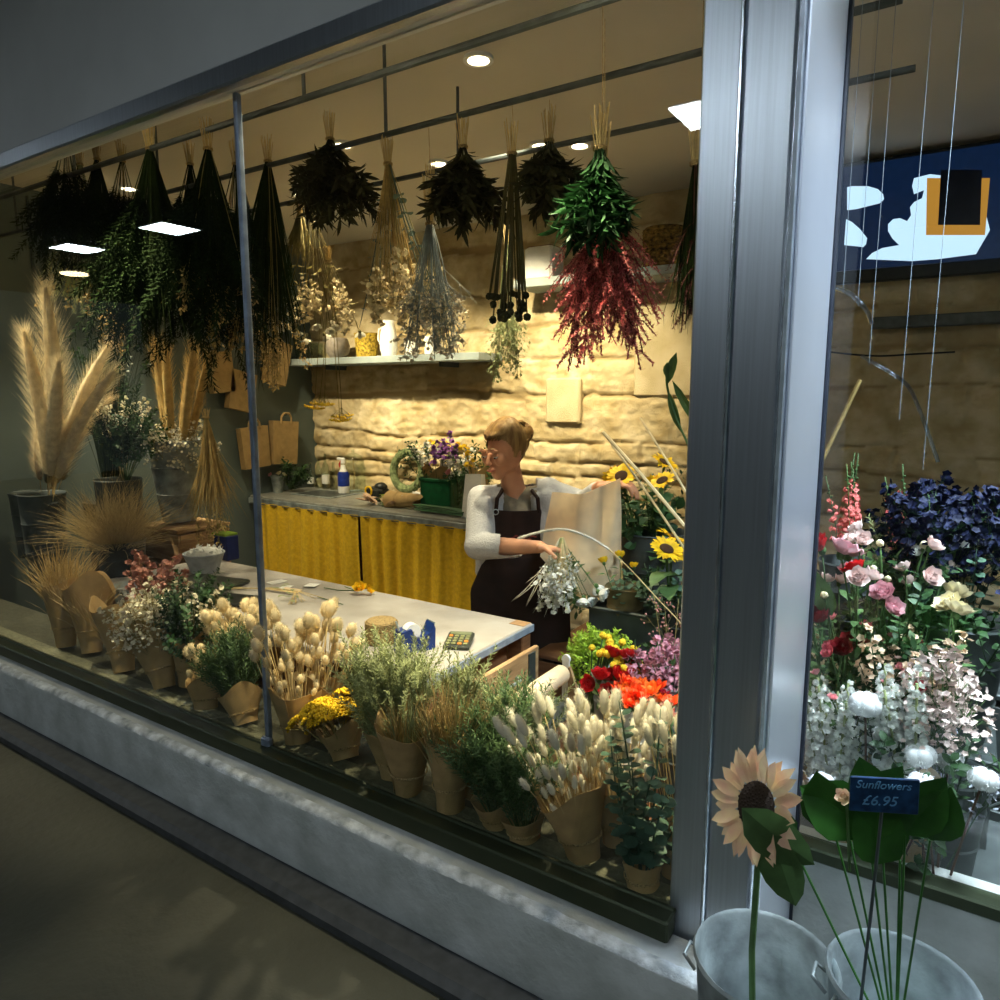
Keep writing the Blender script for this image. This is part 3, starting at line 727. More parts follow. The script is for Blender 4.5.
# back counter with its curtains
t = thing('back_counter', 'long grey counter along the stone wall', 'counter', (-3.3, 3.72, 0))
obj('worktop', MB().box((0, 0, .88), (2.38, .62, .04), bev=.006), m_counter, t)
obj('metal_trim', MB().box((0, -.318, .862), (2.38, .008, .045), bev=.002), m_zinc, t)
mb = MB()
for x in (-1.15, .02, 1.13): mb.box((x, 0, .43), (.05, .52, .85), bev=.004)
mb.box((0, .25, .43), (2.3, .03, .85)); obj('carcass', mb, m_chest, t)
def curtain(x0, x1, y, z0, z1, seed, lab):
    rg = random.Random(seed); mb = MB(); NX, NZ = 150, 14; ph = [rg.uniform(0, 6) for _ in range(4)]
    for th in (0, .003):
        for j in range(NZ+1):
            for i in range(NX+1):
                u = i/NX; f = j/NZ; s = (x1-x0)*u; g = 1-.45*f
                yy = .022*g*math.sin(2*PI*s/.135+ph[0]+1.2*math.sin(s*5+ph[1]))+.004*g*math.sin(2*PI*s/.06+ph[2]+2*math.sin(s*9))
                mb.v.append(Vector((x0+s+.012*math.sin(f*3+ph[3]+s*7), y+yy+th, z0+(z1-z0)*f)))
    W = NX+1; o = (NZ+1)*W
    for j in range(NZ):
        for i in range(NX): a = j*W+i; mb.F(a, a+1, a+1+W, a+W); mb.F(o+a, o+a+W, o+a+1+W, o+a+1)
    for i in range(NX): mb.F(i, o+i, o+i+1, i+1)
    t = obj('curtain', mb, m_mustard, None, True); tag(t, lab, 'curtain', 'mustard curtains under the counter')
curtain(-4.34, -3.34, 3.38, .03, .855, 1, 'mustard pleated curtain under the counter, nearest the grey wall')
curtain(-3.31, -2.16, 3.38, .03, .855, 2, 'mustard pleated curtain under the counter, beside the florist')
t = thing('curtain_rod', 'thin rod carrying the mustard curtains under the counter', 'rod', (-3.3, 3.382, .848)); obj('bar', MB().tube([(-1.15, 0, 0), (1.15, 0, 0)], .004, 8), m_zincd, t, True)
# wall shelves
def shelf(x0, x1, z, d, lab):
    t = thing('wall_shelf', lab, 'shelf', ((x0+x1)/2, YB-d/2-.02, z)); L = x1-x0
    obj('board', MB().box((0, -.01, 0), (L, d+.02, .05), bev=.004), m_shelf, t)
    for x in (-L*.3, L*.3): obj('bracket', MB().box((x, .03, -.04), (.02, d-.04, .035), bev=.003), m_zincd, t)
shelf(-4.49, -2.66, 1.89, .26, 'long grey shelf on the stone wall above the counter')
shelf(-2.40, -.85, 2.31, .26, 'short pale grey shelf high on the stone wall near the column')
# ---- props on the shelves
SH1 = 1.915; SH2 = 2.335
def pot(name, lab, cat, loc, prof, m, group=None, seg=28):
    t = thing(name, lab, cat, loc, group); obj('body', MB().lathe(prof, seg), m, t, True); return t
def hollow(r0, r1, h, th=.004, rim=.003): return [(.001, 0), (r0, 0), (r1, h-.004), (r1+rim, h-.002), (r1+rim, h+.002), (r1-th, h+.001), (r0-th, th), (.001, th)]
m_gl = glass_mat('jar_glass', (.90, .95, .90), .08)
def onshelf(u, Y, z): return col(u, Y, z)
t = pot('glass_jar', 'clear glass jar on the long shelf next to the grey wall', 'jar', onshelf(303, 3.92, SH1), hollow(.05, .055, .20), m_gl)
t = pot('glass_jar', 'squat clear glass jar standing third on the long shelf, beside the round pot', 'jar', onshelf(317, 4.0, SH1), hollow(.045, .05, .13), m_gl)
pot('ceramic_pot', 'round taupe pot on the long shelf', 'pot', onshelf(338, 3.92, SH1), [(.001, 0), (.055, 0), (.085, .04), (.092, .09), (.078, .14), (.07, .15), (.062, .15), (.06, .02), (.001, .02)], mat('taupe_glaze', (.30, .26, .22), .45))
m_wick = mat('yellow_wicker', (.55, .38, .05), .8, scale=60, var=.35, bump=.9, bscale=70)
pot('wicker_basket', 'yellow textured basket on the long shelf', 'basket', onshelf(367, 3.92, SH1), hollow(.075, .088, .17, .008), m_wick)
t = pot('white_jug', 'tall white jug on the long shelf', 'jug', onshelf(389, 3.88, SH1), [(.001, 0), (.05, 0), (.062, .05), (.058, .15), (.045, .21), (.055, .245), (.05, .245), (.04, .2), (.05, .02), (.001, .02)], m_white)
mb = MB().tube([(-.055+0, 0, .20), (-.09, 0, .19), (-.10, 0, .12), (-.06, 0, .06)], .006, 8); obj('handle', mb, m_white, t, True)
t = pot('white_pot', 'small white pot on the long shelf beside the jug', 'pot', onshelf(412, 3.9, SH1), hollow(.045, .055, .11), m_white)
t = pot('white_pot', 'white pot on the long shelf behind the hanging grey bunch', 'pot', onshelf(432, 3.9, SH1), hollow(.05, .055, .12), m_white)
t = thing('white_planter', 'square white planter on the short shelf', 'planter', onshelf(544, 3.92, SH2))
mb = MB(); mb.box((0, 0, .095), (.19, .16, .19), bev=.012); obj('body', mb, m_white, t)
mb = MB(); mb.box((0, 0, .192), (.16, .13, .006)); obj('soil', mb, m_chest, t)
m_bask = mat('brown_basket', (.30, .19, .05), .85, scale=50, var=.4, bump=1, bscale=60)
t = thing('woven_basket', 'brown woven basket on the short shelf near the column', 'basket', onshelf(664, 3.92, SH2))
mb = MB(); rg = random.Random(3)
mb.lathe(hollow(.10, .108, .21, .008), 28)
for k in range(11):
    z = .012+k*.0185; mb.tube([(math.cos(2*PI*i/40)*(.104+.0007*k+.006*math.cos(i*PI+k*PI)), math.sin(2*PI*i/40)*(.104+.0007*k+.006*math.cos(i*PI+k*PI)), z) for i in range(41)], .0085, 5, False)
obj('weave', mb, m_bask, t, True)
t = pot('dark_pot', 'dark squat pot on the short shelf behind the red hanging bunch', 'pot', onshelf(610, 3.94, SH2), hollow(.05, .06, .12), m_zincd)

# ---- the grey wall: kraft carrier bags
def kraft_bag(u, v, w, h, yawd, roll, lab, X=XL+.04, handle=True, d=.05):
    P = atx(u, v, X)
    t = thing('kraft_bag', lab, 'paper bag', P, 'kraft bags on the grey wall')
    R = Matrix.Rotation(math.radians(roll), 3, 'X')
    mb = MB(); k = 0; hw = w/2
    for th in (0, 1):
        pts = []
    prof = [(-hw*.93, -h), (hw*.93, -h), (hw, 0), (-hw, 0)]
    for x, (s) in ((0, 1), (d, .97)):
        for (a, z) in prof: mb.v.append(R @ Vector((x, a*s, z)))
    for j, (x, s) in enumerate(((d*.75, .9), (d*.25, .9))):
        for (a, z) in prof[2:]: mb.v.append(R @ Vector((x, a*s, z-.012)))
    mb.F(0, 3, 2, 1); mb.F(4, 5, 6, 7); mb.F(0, 1, 5, 4); mb.F(1, 2, 6, 5); mb.F(3, 0, 4, 7)
    mb.F(7, 6, 8, 9); mb.F(3, 7, 9, 11); mb.F(2, 3, 11, 10); mb.F(6, 2, 10, 8); mb.F(8, 10, 11, 9)
    mb.box(R @ Vector((d+.0012, 0, -h*.82)), (.002, w*.86, .004), R)
    obj('bag_body', mb, m_kraft, t)
    if handle:
        hb = MB(); pts = [R @ Vector((d, a, z)) for a, z in ((-w*.2, -.02), (-w*.19, .03), (-w*.1, .06), (w*.1, .06), (w*.19, .03), (w*.2, -.02))]
        for p in range(len(pts)-1):
            a, b = pts[p], pts[p+1]; hb.tube([a, b], .009, 4)
        obj('handle', hb, m_kraft, t)
    obj('hook', MB().tube([R @ Vector((-.03, 0, .05)), R @ Vector((.05, 0, .045)), R @ Vector((.055, 0, .065))], .003, 6), m_zincd, t)
    return t
kraft_bag(250, 427, .25, .30, 0, 4, 'kraft carrier bag hung low on the grey wall, beside the window joint')
kraft_bag(282, 421, .25, .33, 0, -4, 'kraft carrier bag hung low on the grey wall, nearest the stone wall')
kraft_bag(241, 372, .22, .28, 0, -12, 'kraft bag without handles pinned higher up the grey wall', handle=False)
kraft_bag(278, 342, .21, .32, 0, -14, 'patterned kraft bag pinned topmost on the grey wall', handle=False)
kraft_bag(215, 352, .2, .28, 0, 6, 'kraft bag half hidden by hanging greenery, farthest from the stone wall', handle=False)

# ---- things on the back counter
def P_(name, u, Y, z=.9): return col(u, Y, z)
t = pot('flower_vase', 'small zinc vase at the wall end of the counter', 'vase', col(278, 3.62, .9), hollow(.035, .05, .13), m_zinc)
m_pk = mat('petal_pink', (.80, .34, .36), .6, rnd=.15, trans=.2); m_crm = mat('petal_cream', (.92, .80, .52), .6, rnd=.08, trans=.2)
m_red = mat('petal_red', (.62, .012, .015), .5, rnd=.25, trans=.1); m_org = mat('petal_orange', (.95, .17, .02), .5, rnd=.1, trans=.15)
m_yel = mat('petal_yellow', (.90, .58, .015), .5, rnd=.1, trans=.2); m_wht = mat('petal_white', (.90, .90, .86), .6, rnd=.06, trans=.2)
m_ltpk = mat('petal_light_pink', (.88, .50, .55), .6, rnd=.15, trans=.2); m_pur = mat('petal_purple', (.28, .10, .38), .6, rnd=.3, trans=.15)
m_peach = mat('petal_peach', (.90, .66, .46), .6, rnd=.1, trans=.2)
m_blue2 = mat('petal_deep_blue', (.02, .04, .20), .6, rnd=.3)
sunY = P_sunflower(1, pm=m_yel); sunP = P_sunflower(2, pm=mat('petal_sun_cream', (.90, .70, .40), .6, c2=(.82, .50, .34), scale=40, trans=.2), disc=mat('disc_dark', (.03, .02, .015), .8))
roseC = P_bloom(11, r=.028, m=m_crm, layers=4); roseP = P_bloom(12, r=.024, m=m_pk)
leafD = [P_leafy(s, .3, g_dark) for s in (1, 2, 3)]; leafM = [P_leafy(s, .3, g_mid, .04, .016) for s in (4, 5)]; eucs = [P_euc(s) for s in (1, 2, 3)]
bunch('small_posy', 'small posy of cream and pink roses in the zinc vase', 'flowers', 278, 3.62, 277, 474, 3.62, 3, .5, [roseC, roseP], .3, zb=.93, names=('stem', 'bloom'), sc=(.9, 1.05))
bunch('green_foliage', 'dark green foliage fanned behind the small posy', 'foliage', 290, 3.7, 300, 466, 3.7, 7, .55, leafD, .3, zb=.92, names=('leaf_sprig',))
m_bot = glass_mat('bottle_glass', (.93, .97, .94), .08)
for i, (u, h, r, lab) in enumerate(((311, .20, .028, 'clear glass bottle on the counter, nearest the grey wall'), (319, .24, .03, 'clear glass bottle on the counter, second from the grey wall'), (326, .28, .03, 'tallest clear glass bottle in the counter row'), (334, .22, .03, 'clear glass bottle on the counter, next to the spray bottle'))):
    t = thing('glass_bottle', lab, 'bottle', col(u, 3.98, .9), 'glass bottles on the counter')
    obj('body', MB().lathe([(.001, 0), (r, 0), (r, h*.6), (r*.4, h*.78), (r*.38, h), (r*.3, h), (r*.3, h*.78), (r*.9, h*.58), (r*.9, .005), (.001, .005)], 20), m_bot, t, True)
    obj('label', MB().lathe([(r+.0006, h*.15), (r+.0006, h*.4)], 20), m_white, t, True) if i in (0, 2) else None
t = thing('spray_bottle', 'white spray bottle with a blue label and red trigger', 'bottle', col(344, 3.85, .9))
obj('body', MB().lathe([(.001, 0), (.04, 0), (.043, .02), (.043, .15), (.02, .19), (.016, .22), (.001, .22)], 24), m_white, t, True)
obj('label', MB().lathe([(.0437, .06), (.0437, .15), (.034, .17)], 24), mat('label_blue', (.01, .03, .25), .5), t, True)
mb = MB(); mb.box((0, 0, .25), (.035, .03, .05), bev=.008); mb.box((-.03, 0, .265), (.06, .02, .02), bev=.005); obj('spray_head', mb, m_white, t)
mb = MB(); mb.tube([(-.02, 0, .25), (-.04, 0, .225), (-.035, 0, .2)], .006, 6); obj('trigger', mb, mat('red_plastic', (.5, .02, .02), .4), t, True)
t = pot('glass_cloche', 'arched glass cloche on the counter behind the spray bottle', 'cloche', col(354, 3.95, .9), [(.09, 0), (.09, .18), (.082, .24), (.06, .285), (.03, .30), (.012, .305), (.012, .33), (.001, .33)], m_gl)
obj('rim', MB().tube([(.09*math.cos(i*PI/16), .09*math.sin(i*PI/16), .004) for i in range(33)], .004, 6), m_zinc, t, True)
obj('dried_stem', MB().tube([(0, 0, .02), (.01, 0, .15), (0, 0, .25)], .004, 6), s_tan, t, True)
t = thing('sink_basin', 'steel sink sunk into the counter in front of the bottles', 'sink', col(325, 3.75, .9))
mb = MB(); mb.box((0, 0, .003), (.42, .30, .006), bev=.002); obj('rim', mb, m_zinc, t)
mb = MB(); mb.box((0, 0, .0065), (.36, .24, .002)); obj('bowl', mb, m_zincd, t)
t = thing('black_machine', 'small black gadget with a yellow ring beside the wreath', 'gadget', col(378, 3.72, .9))
mb = MB(); mb.box((0, 0, .05), (.15, .12, .10), bev=.02); mb.ell((.03, 0, .10), (.05, .045, .035), 14, 8); obj('body', mb, m_black, t)
mb = MB().tube([(-.03+.03*math.cos(i*PI/8), -.062, .075+.03*math.sin(i*PI/8)) for i in range(17)], .007, 6); obj('yellow_ring', mb, m_yel, t, True)
# wreath ring of moss leaning on the wall
t = thing('moss_wreath', 'round green moss wreath leaning on the stone wall', 'wreath', col(408, 3.98, .93))
mb = MB(); rg = random.Random(7); R0 = .135
mb.tube([(R0*math.cos(2*PI*i/36), .02*math.sin(2*PI*i/36)*3*.3, R0+.03+R0*math.sin(2*PI*i/36)) for i in range(37)], .030, 10, False)
for i in range(900):
    a = rg.uniform(0, 2*PI); q = rdir(rg); c = Vector((R0*math.cos(a), 0, R0+.03+R0*math.sin(a)))+q*.028; mb.leaf(c, q+rdir(rg)*.5, .014, .005, (0, 0, 1), 0, (1,))
obj('moss_ring', mb, mat('moss', (.16, .20, .09), .85, scale=40, var=.3), t)
# green crate of flowers
t = thing('green_crate', 'dark green plastic crate holding bouquets on the counter', 'crate', col(447, 3.66, .9))
mb = MB(); w, d, h = .24, .24, .22
for s in (-1, 1): mb.box((s*w/2, 0, h/2), (.01, d, h), bev=.003); mb.box((0, s*d/2, h/2), (w, .01, h), bev=.003)
mb.box((0, 0, .006), (w, d, .01)); mb.box((0, -d/2-.004, h-.012), (w+.02, .014, .02), bev=.003); mb.box((0, d/2+.004, h-.012), (w+.02, .014, .02), bev=.003)
obj('tub', mb, mat('green_plastic', (.008, .085, .03), .4), t)
spP = P_spray(1, .3, m_pur, fl=.012, mode='flower', nb=6, nf=3); spY = P_spray(2, .3, m_yel, fl=.010, mode='flower', nb=5, nf=2); spW = P_spray(3, .3, m_wht, fl=.012, mode='flower', nb=6, nf=4)
bunch('mixed_bouquet', 'kraft wrapped bouquet of purple, yellow and white blooms in the green crate', 'bouquet', 440, 3.66, 432, 438, 3.62, 16, .5, [spP, spW, spP, spY, leafD[0]], .3, zb=.95, names=('stem', 'blossoms'), wr=(.22, .03, .085))
bunch('white_bouquet', 'bouquet of white blooms at the back of the green crate', 'bouquet', 455, 3.72, 458, 455, 3.72, 11, .4, [spW, P_bloom(21, .3, .028, m_wht)], .3, zb=.95, names=('stem', 'blossoms'))
bunch('rose_bouquet', 'dark leaved bouquet with pink roses at the front of the green crate', 'bouquet', 457, 3.60, 457, 470, 3.60, 7, .45, [leafD[1], roseP, leafD[2]], .3, zb=.95, names=('stem', 'bloom'))
bunch('foliage_spray', 'loose green foliage and yellow blooms in the kraft cone beside the florist', 'bouquet', 478, 3.62, 482, 440, 3.62, 9, .45, [leafM[0], spY, leafM[1]], .3, zb=.95, names=('stem', 'blossoms'), wr=(.24, .03, .07))
t = thing('white_bag', 'white paper carrier bag on the counter behind the florist', 'bag', col(475, 3.52, .9))
mb = MB(); mb.v = [Vector(p) for p in ((-.075, -.04, 0), (.075, -.04, 0), (.075, .04, 0), (-.075, .04, 0), (-.055, -.02, .27), (.06, -.02, .275), (.06, .02, .27), (-.055, .02, .265))]
mb.F(3, 2, 1, 0); mb.F(0, 1, 5, 4); mb.F(1, 2, 6, 5); mb.F(2, 3, 7, 6); mb.F(3, 0, 4, 7); mb.F(4, 5, 6, 7); obj('bag_body', mb, m_white, t)
t = thing('kraft_parcel', 'crumpled kraft wrapped bunch lying on the counter edge', 'parcel', col(404, 3.58, .93))
wrap(t, Vector((-.12, 0, .01)), Vector((1, -.1, .12)), .30, .055, .03, 3); mb = MB(); rg = random.Random(3)
for i in range(70): mb.leaf(Vector((-.12, 0, .0))+rv(rg, .035), Vector((-1, rg.uniform(-.8, .8), rg.uniform(-.3, .6))), .07, .014, (0, 0, 1), .2)
obj('green_tips', mb, g_lime, t)
t = thing('cut_flower_bundle', 'bundle of cut green stems lying on the counter beside the green crate', 'stems', col(445, 3.50, .915)); mb = MB(); rg = random.Random(5)
for i in range(26): y = rg.uniform(-.02, .02); z = rg.uniform(0, .035); mb.tube([(-.2+rg.uniform(-.05, .05), y, z), (0, y*1.2, z), (.16, y*1.8, z*.6)], .004, 5)
obj('stalks', mb, mat('stem_green', (.05, .14, .05), .5), t)
t = thing('crumpled_tissue', 'crumpled white tissue paper on the counter before the wreath', 'paper', col(418, 3.62, .9))
mb = MB(); rg = random.Random(8)
for i in range(7): mb.leaf(Vector((rg.uniform(-.05, .05), rg.uniform(-.03, .03), .004)), Vector((rg.uniform(-.6, .6), rg.uniform(-.5, .2), .8)), .11, .09, (0, 1, 0), rg.uniform(-.5, .5), (.9, 1.1, .8), .25)
obj('tissue', mb, m_white, t)
t = thing('paper_scraps', 'scatter of pinkish kraft offcuts on the counter by the black gadget', 'paper', col(380, 3.55, .9)); mb = MB()
for i in range(12): mb.leaf(Vector((rg.uniform(-.14, .14), rg.uniform(-.05, .06), .004+.003*i)), Vector((rg.uniform(-1, 1), rg.uniform(-1, 1), rg.uniform(0, .35))), .10, .05, (0, 0, 1), rg.uniform(-.3, .3), (.9, 1.1, .8), .2)
obj('offcuts', mb, mat('pink_kraft', (.62, .42, .30), .8), t)

# ---- things on the packing table
t = thing('twine_roll', 'thick roll of brown twine on the table next to the tape dispenser', 'twine', col(382, 1.66, .85))
mb = MB(); mb.lathe([(.012, .004), (.046, .0), (.052, .006), (.052, .068), (.046, .075), (.012, .071)], 36)
for k in range(12): mb.tube([((.0525)*math.cos(2*PI*i/36), .0525*math.sin(2*PI*i/36), .006+k*.0055+.004*i/36) for i in range(37)], .0018, 4, False)
obj('wound_twine', mb, m_twine, t, True)
t = thing('tape_dispenser', 'dark blue desk tape dispenser on the table', 'tape dispenser', col(415, 1.66, .85), rotz=1.2)
mb = MB(); mb.prism([(-.060, 0), (.060, 0), (.062, .065), (.056, .084), (.042, .056), (.018, .044), (-.010, .050), (-.022, .078), (-.056, .074), (-.063, .02)], -.024, .024)
obj('body', mb, mat('navy_plastic', (.01, .035, .17), .3), t)
mb = MB(); mb.tube([(-.012, -.014, .064), (-.012, .014, .064)], .027, 28); obj('tape', mb, m_white, t, True)
mb = MB(); mb.box((.060, 0, .082), (.004, .044, .01)); obj('cutter', mb, m_zinc, t)
mb = MB().tube([(-.05, .0, .06), (-.062, .004, .105)], .0035, 6); obj('pen', mb, m_zinc, t, True)
t = thing('calculator', 'dark desk calculator near the table corner', 'calculator', col(459, 1.78, .851), rotz=.45)
R = Matrix.Rotation(.10, 3, 'X'); mb = MB(); mb.box((0, 0, .011), (.085, .115, .016), R, .004); obj('case', mb, mat('calc_case', (.035, .04, .03), .4), t)
mb = MB(); mb.box(R @ Vector((0, .04, .0195))+Vector((0, 0, .0)), (.068, .02, .002), R); obj('display', mb, mat('calc_display', (.14, .16, .09), .3), t)
for r in range(4):
    for c in range(4):
        mb = MB(); mb.box(R @ Vector((-.028+c*.0187, .016-r*.0185, .021)), (.013, .011, .004), R, .001); obj('key', mb, mat('key_olive', (.22, .23, .10), .5) if (r+c) % 5 else mat('key_orange', (.6, .2, .03), .5), t)
rg = random.Random(12)
for i, (u, v, lab) in enumerate(((277, 582, 'white card on the table by the window joint'), (285, 588, 'largest white card in the table litter'), (312, 586, 'small white card lying apart toward the yellow bloom'), (292, 591, 'cream folded card on the table litter'))):
    p = atz(u, v, .852); t = thing('paper_card', lab, 'card', p, 'white cards on the table', rg.uniform(0, 3))
    obj('sheet', MB().box((0, 0, .001+.0015*i), (.075-.012*(i == 2), .05-.01*(i % 2), .0014), Matrix.Rotation(.03*i, 3, 'Y')), m_white if i < 3 else m_kraft2, t)
t = thing('raffia_strand', 'straw coloured raffia strands trailing over the table', 'raffia', atz(290, 592, .853)); mb = MB()
for i in range(9):
    a = rg.uniform(-.1, .1); mb.tube([(-.32+a, -.16+rg.uniform(-.01, .01), .003), (-.1, -.02+a*.2, .006), (.05, .0+a*.2, .009), (.17+a*.3, -.03+a, .003)], .0016, 4)
obj('raffia', mb, s_straw, t)
t = thing('green_cuttings', 'grey green leaf cuttings on the table', 'cuttings', atz(290, 600, .853)); mb = MB()
for i in range(14): mb.leaf(rv(rg, .025)*1+Vector((0, 0, .03)), Vector((rg.uniform(-1, 1), rg.uniform(-1, 1), .05)), .04, .013, (0, 0, 1), .1)
obj('leaf_cuttings', mb, g_sage, t)
t = thing('cut_yellow_flower', 'cut yellow bloom lying on the table', 'flower', atz(360, 593, .853)); mb = MB()
bloom(mb, (0, 0, .014), (.2, -.3, .6), .03, 3, 7, .5, 3); bloom(mb, (.035, .01, .012), (.6, .2, .5), .022, 3, 6, .5, 5); obj('petals', mb, m_yel, t)
obj('stem', MB().tube([(0, 0, .01), (-.09, -.03, .004), (-.17, -.035, .004)], .0022, 5), g_mid, t, True)
for u, v, L, lab in ((330, 601, .16, 'long cut green stalk lying across the table'), (350, 589, .08, 'short cut green stalk behind the yellow bloom')):
    t = thing('cut_stalk', lab, 'stalk', atz(u, v, .853)); obj('stalk', MB().tube([(-L*.5, .01, .002), (L*.5, -.01, .002)], .002, 5), g_mid, t)
for (u, v, ww, dd, lab, a) in ((206, 585, .30, .20, 'dark flat tablet lying behind the boxwood bunch', .2), (222, 601, .26, .13, 'black folded card case on the table by the window joint', .3)):
    t = thing('dark_folder', lab, 'folder', atz(u, v, .853), rotz=a); obj('cover', MB().box((0, 0, .008), (ww, dd, .014), bev=.004), m_black if ww < .3 else mat('slate', (.05, .055, .04), .4), t)
t = pot('white_bowl_pot', 'grey pot heaped with white petals at the far end of the table', 'pot', atz(205, 571, .852), hollow(.06, .088, .085), mat('pale_grey_pot', (.50, .53, .56), .5))
mb = MB(); mb.ell((0, 0, .082), (.078, .078, .028), 16, 6); rg = random.Random(2)
for i in range(60): q = rdir(rg); q.z = abs(q.z); mb.leaf(Vector((q.x*.07, q.y*.07, .085+q.z*.022)), rdir(rg)+Vector((0, 0, .5)), .022, .016, (0, 0, 1), .1, (1, .9))
obj('white_petals', mb, m_wht, t)
t = thing('blue_box', 'dark blue box with a yellow green lid behind the white pot', 'box', atz(222, 560, .852)); obj('body', MB().box((0, .03, .06), (.10, .07, .12), bev=.004), mat('navy_card', (.01, .02, .12), .5), t); obj('lid', MB().box((-.01, .03, .125), (.105, .075, .012), bev=.003), g_lime, t)

# ================================================================== THE FLORIST
def capsule(mb, a, b, ra, rb, n=14, flat=1.0, fd=None):
    a = Vector(a); b = Vector(b); d = b-a; X, Y, Z = frame(d)
    if fd is not None: Y = (Vector(fd)-Z*Vector(fd).dot(Z)).normalized(); X = Y.cross(Z)
    prof = []
    for i in range(5): t = -PI/2+i*PI/8*1.0; prof.append((math.cos(t)*ra, math.sin(t)*ra, 0))
    prof.append((ra, 0, 0)); prof.append((rb, 0, 1))
    for i in range(1, 5): t = i*PI/8; prof.append((math.cos(t)*rb, math.sin(t)*rb, 1))
    k = len(mb.v)
    for r, z, e in prof:
        c = (b if e else a)+Z*z
        for j in range(n): t = 2*PI*j/n; mb.v.append(c+X*(math.cos(t)*r)+Y*(math.sin(t)*r*flat))
    for i in range(len(prof)-1):
        for j in range(n): q = k+i*n+j; w2 = k+i*n+(j+1) % n; mb.F(q, w2, w2+n, q+n)
    mb.F(*[k+j for j in range(n)][::-1]); mb.F(*[k+(len(prof)-1)*n+j for j in range(n)])
def fused(name, mb, m, parent, voxel=.006, sm=6, cutters=()):
    me = mb.mesh(name, m, True); o = bpy.data.objects.new('tmp', me); COL.objects.link(o)
    r = o.modifiers.new('r', 'REMESH'); r.mode = 'VOXEL'; r.voxel_size = voxel; r.use_smooth_shade = True
    s = o.modifiers.new('s', 'SMOOTH'); s.iterations = sm; s.factor = .5
    dg = bpy.context.evaluated_depsgraph_get(); dg.update()
    m2 = bpy.data.meshes.new_from_object(o.evaluated_get(dg)); m2.name = name
    bpy.data.objects.remove(o)
    m2.materials.clear(); m2.materials.append(m)
    for c in cutters: m2 = c(m2)
    m2.shade_smooth()
    return link(name, m2, parent)
m_skin = mat('skin', (.62, .30, .17), .5, scale=15, var=.06); m_hair = mat('brown_hair', (.20, .10, .035), .5, scale=60, c2=(.42, .26, .09), stretch=(1, 1, .2))
m_card = mat('cardigan_knit', (.52, .51, .51), .9, scale=120, var=.06, bump=.4, bscale=160); m_apron = mat('brown_apron', (.026, .011, .008), .8, scale=20, var=.15)
m_tee = mat('olive_tee', (.27, .22, .15), .9); m_trs = mat('dark_trousers', (.02, .02, .025), .9); m_shoe = mat('black_shoe', (.015, .015, .015), .4)
root = col(520, 2.5, 0); S_ = None
per = thing('person', 'florist in a pale grey cardigan and dark apron, wrapping flowers behind the table', 'person', root, rotz=YAW)
# local frame: x to the picture's right, y away from the window, z up
def px2(u, v, dy=0):       # pixel -> local point at local depth dy
    d = ray(u, v); Fh = Vector((-math.sin(YAW), math.cos(YAW), 0)); k = (Fh.dot(root-CAM)+dy)/Fh.dot(d); P = CAM+d*k-root
    return Vector((P.dot(cR), P.dot(Fh), P.z))
HC = px2(503, 450, -.03); NK = px2(517, 494, .02); RS = px2(477, 497, .03); LS = px2(552, 489, .03); RE = px2(478, 546, -.10); RH = px2(540, 547, -.30)
LE = px2(584, 503, .02); LH = px2(601, 486, -.20)
PV = Vector((.0, .06, .84)); CH = Vector((NK.x, .05, 1.12))
b = MB()
capsule(b, NK+Vector((0, .02, -.04)), HC+Vector((.02, .03, -.05)), .050, .046)
b.ell(HC+Vector((.012, .012, .015)), (.074, .090, .112), 22, 16)
fd = Vector((-.62, -.70, -.30)).normalized(); fx = fd.cross(Vector((0, 0, 1))).normalized(); fu = fx.cross(fd)   # face direction: down to the picture's left
capsule(b, HC+fd*.02-fu*.015, HC+fd*.055-fu*.078, .060, .030)            # jaw and chin
capsule(b, HC+fd*.082+fu*.014, HC+fd*.104-fu*.020, .007, .0095)           # nose
b.ell(HC+fd*.095-fu*.022, (.015, .010, .008), 8, 6)
for s in (-1, 1):
    b.ell(HC+fd*.062+fx*s*.034-fu*.016, .026, 10, 8)                     # cheeks
    b.ell(HC+fx*s*.077-fd*.005-fu*.005, (.012, .014, .028), 8, 6)        # ears
    b.ell(HC+fd*.084+fx*s*.030+fu*.028, (.020, .012, .009), 8, 6)        # brows
b.ell(HC+fd*.092-fu*.048, (.020, .012, .007), 8, 6, fu); b.ell(HC+fd*.089-fu*.056, (.017, .011, .007), 8, 6, fu)
capsule(b, CH+Vector((0, 0, -.01)), PV+Vector((0, 0, .1)), .125, .115, flat=.75); capsule(b, RS+Vector((.03, 0, -.02)), LS+Vector((-.03, 0, -.025)), .042, .042)
capsule(b, NK+Vector((0, .02, -.05)), CH+Vector((0, 0, -.01)), .07, .12, flat=.8)
capsule(b, PV+Vector((-.05, 0, 0)), PV+Vector((.05, 0, 0)), .125, .125)
for s, hp in ((-1, -.085), (1, .085)):
    kn = Vector((hp*1.05, -.0, .46)); an = Vector((hp*1.1, .03, .08)); capsule(b, PV+Vector((hp, 0, -.02)), kn, .085, .055); capsule(b, kn, an, .056, .036); capsule(b, an+Vector((0, .03, -.035)), an+Vector((0, -.14, -.045)), .034, .028)
def arm(S, E, H): capsule(b, S+Vector((0, 0, -.012)), E, .040, .036); capsule(b, E, E.lerp(H, .45), .040, .036); capsule(b, E.lerp(H, .45), H, .036, .024)
arm(RS, RE, RH); arm(LS, LE, LH)
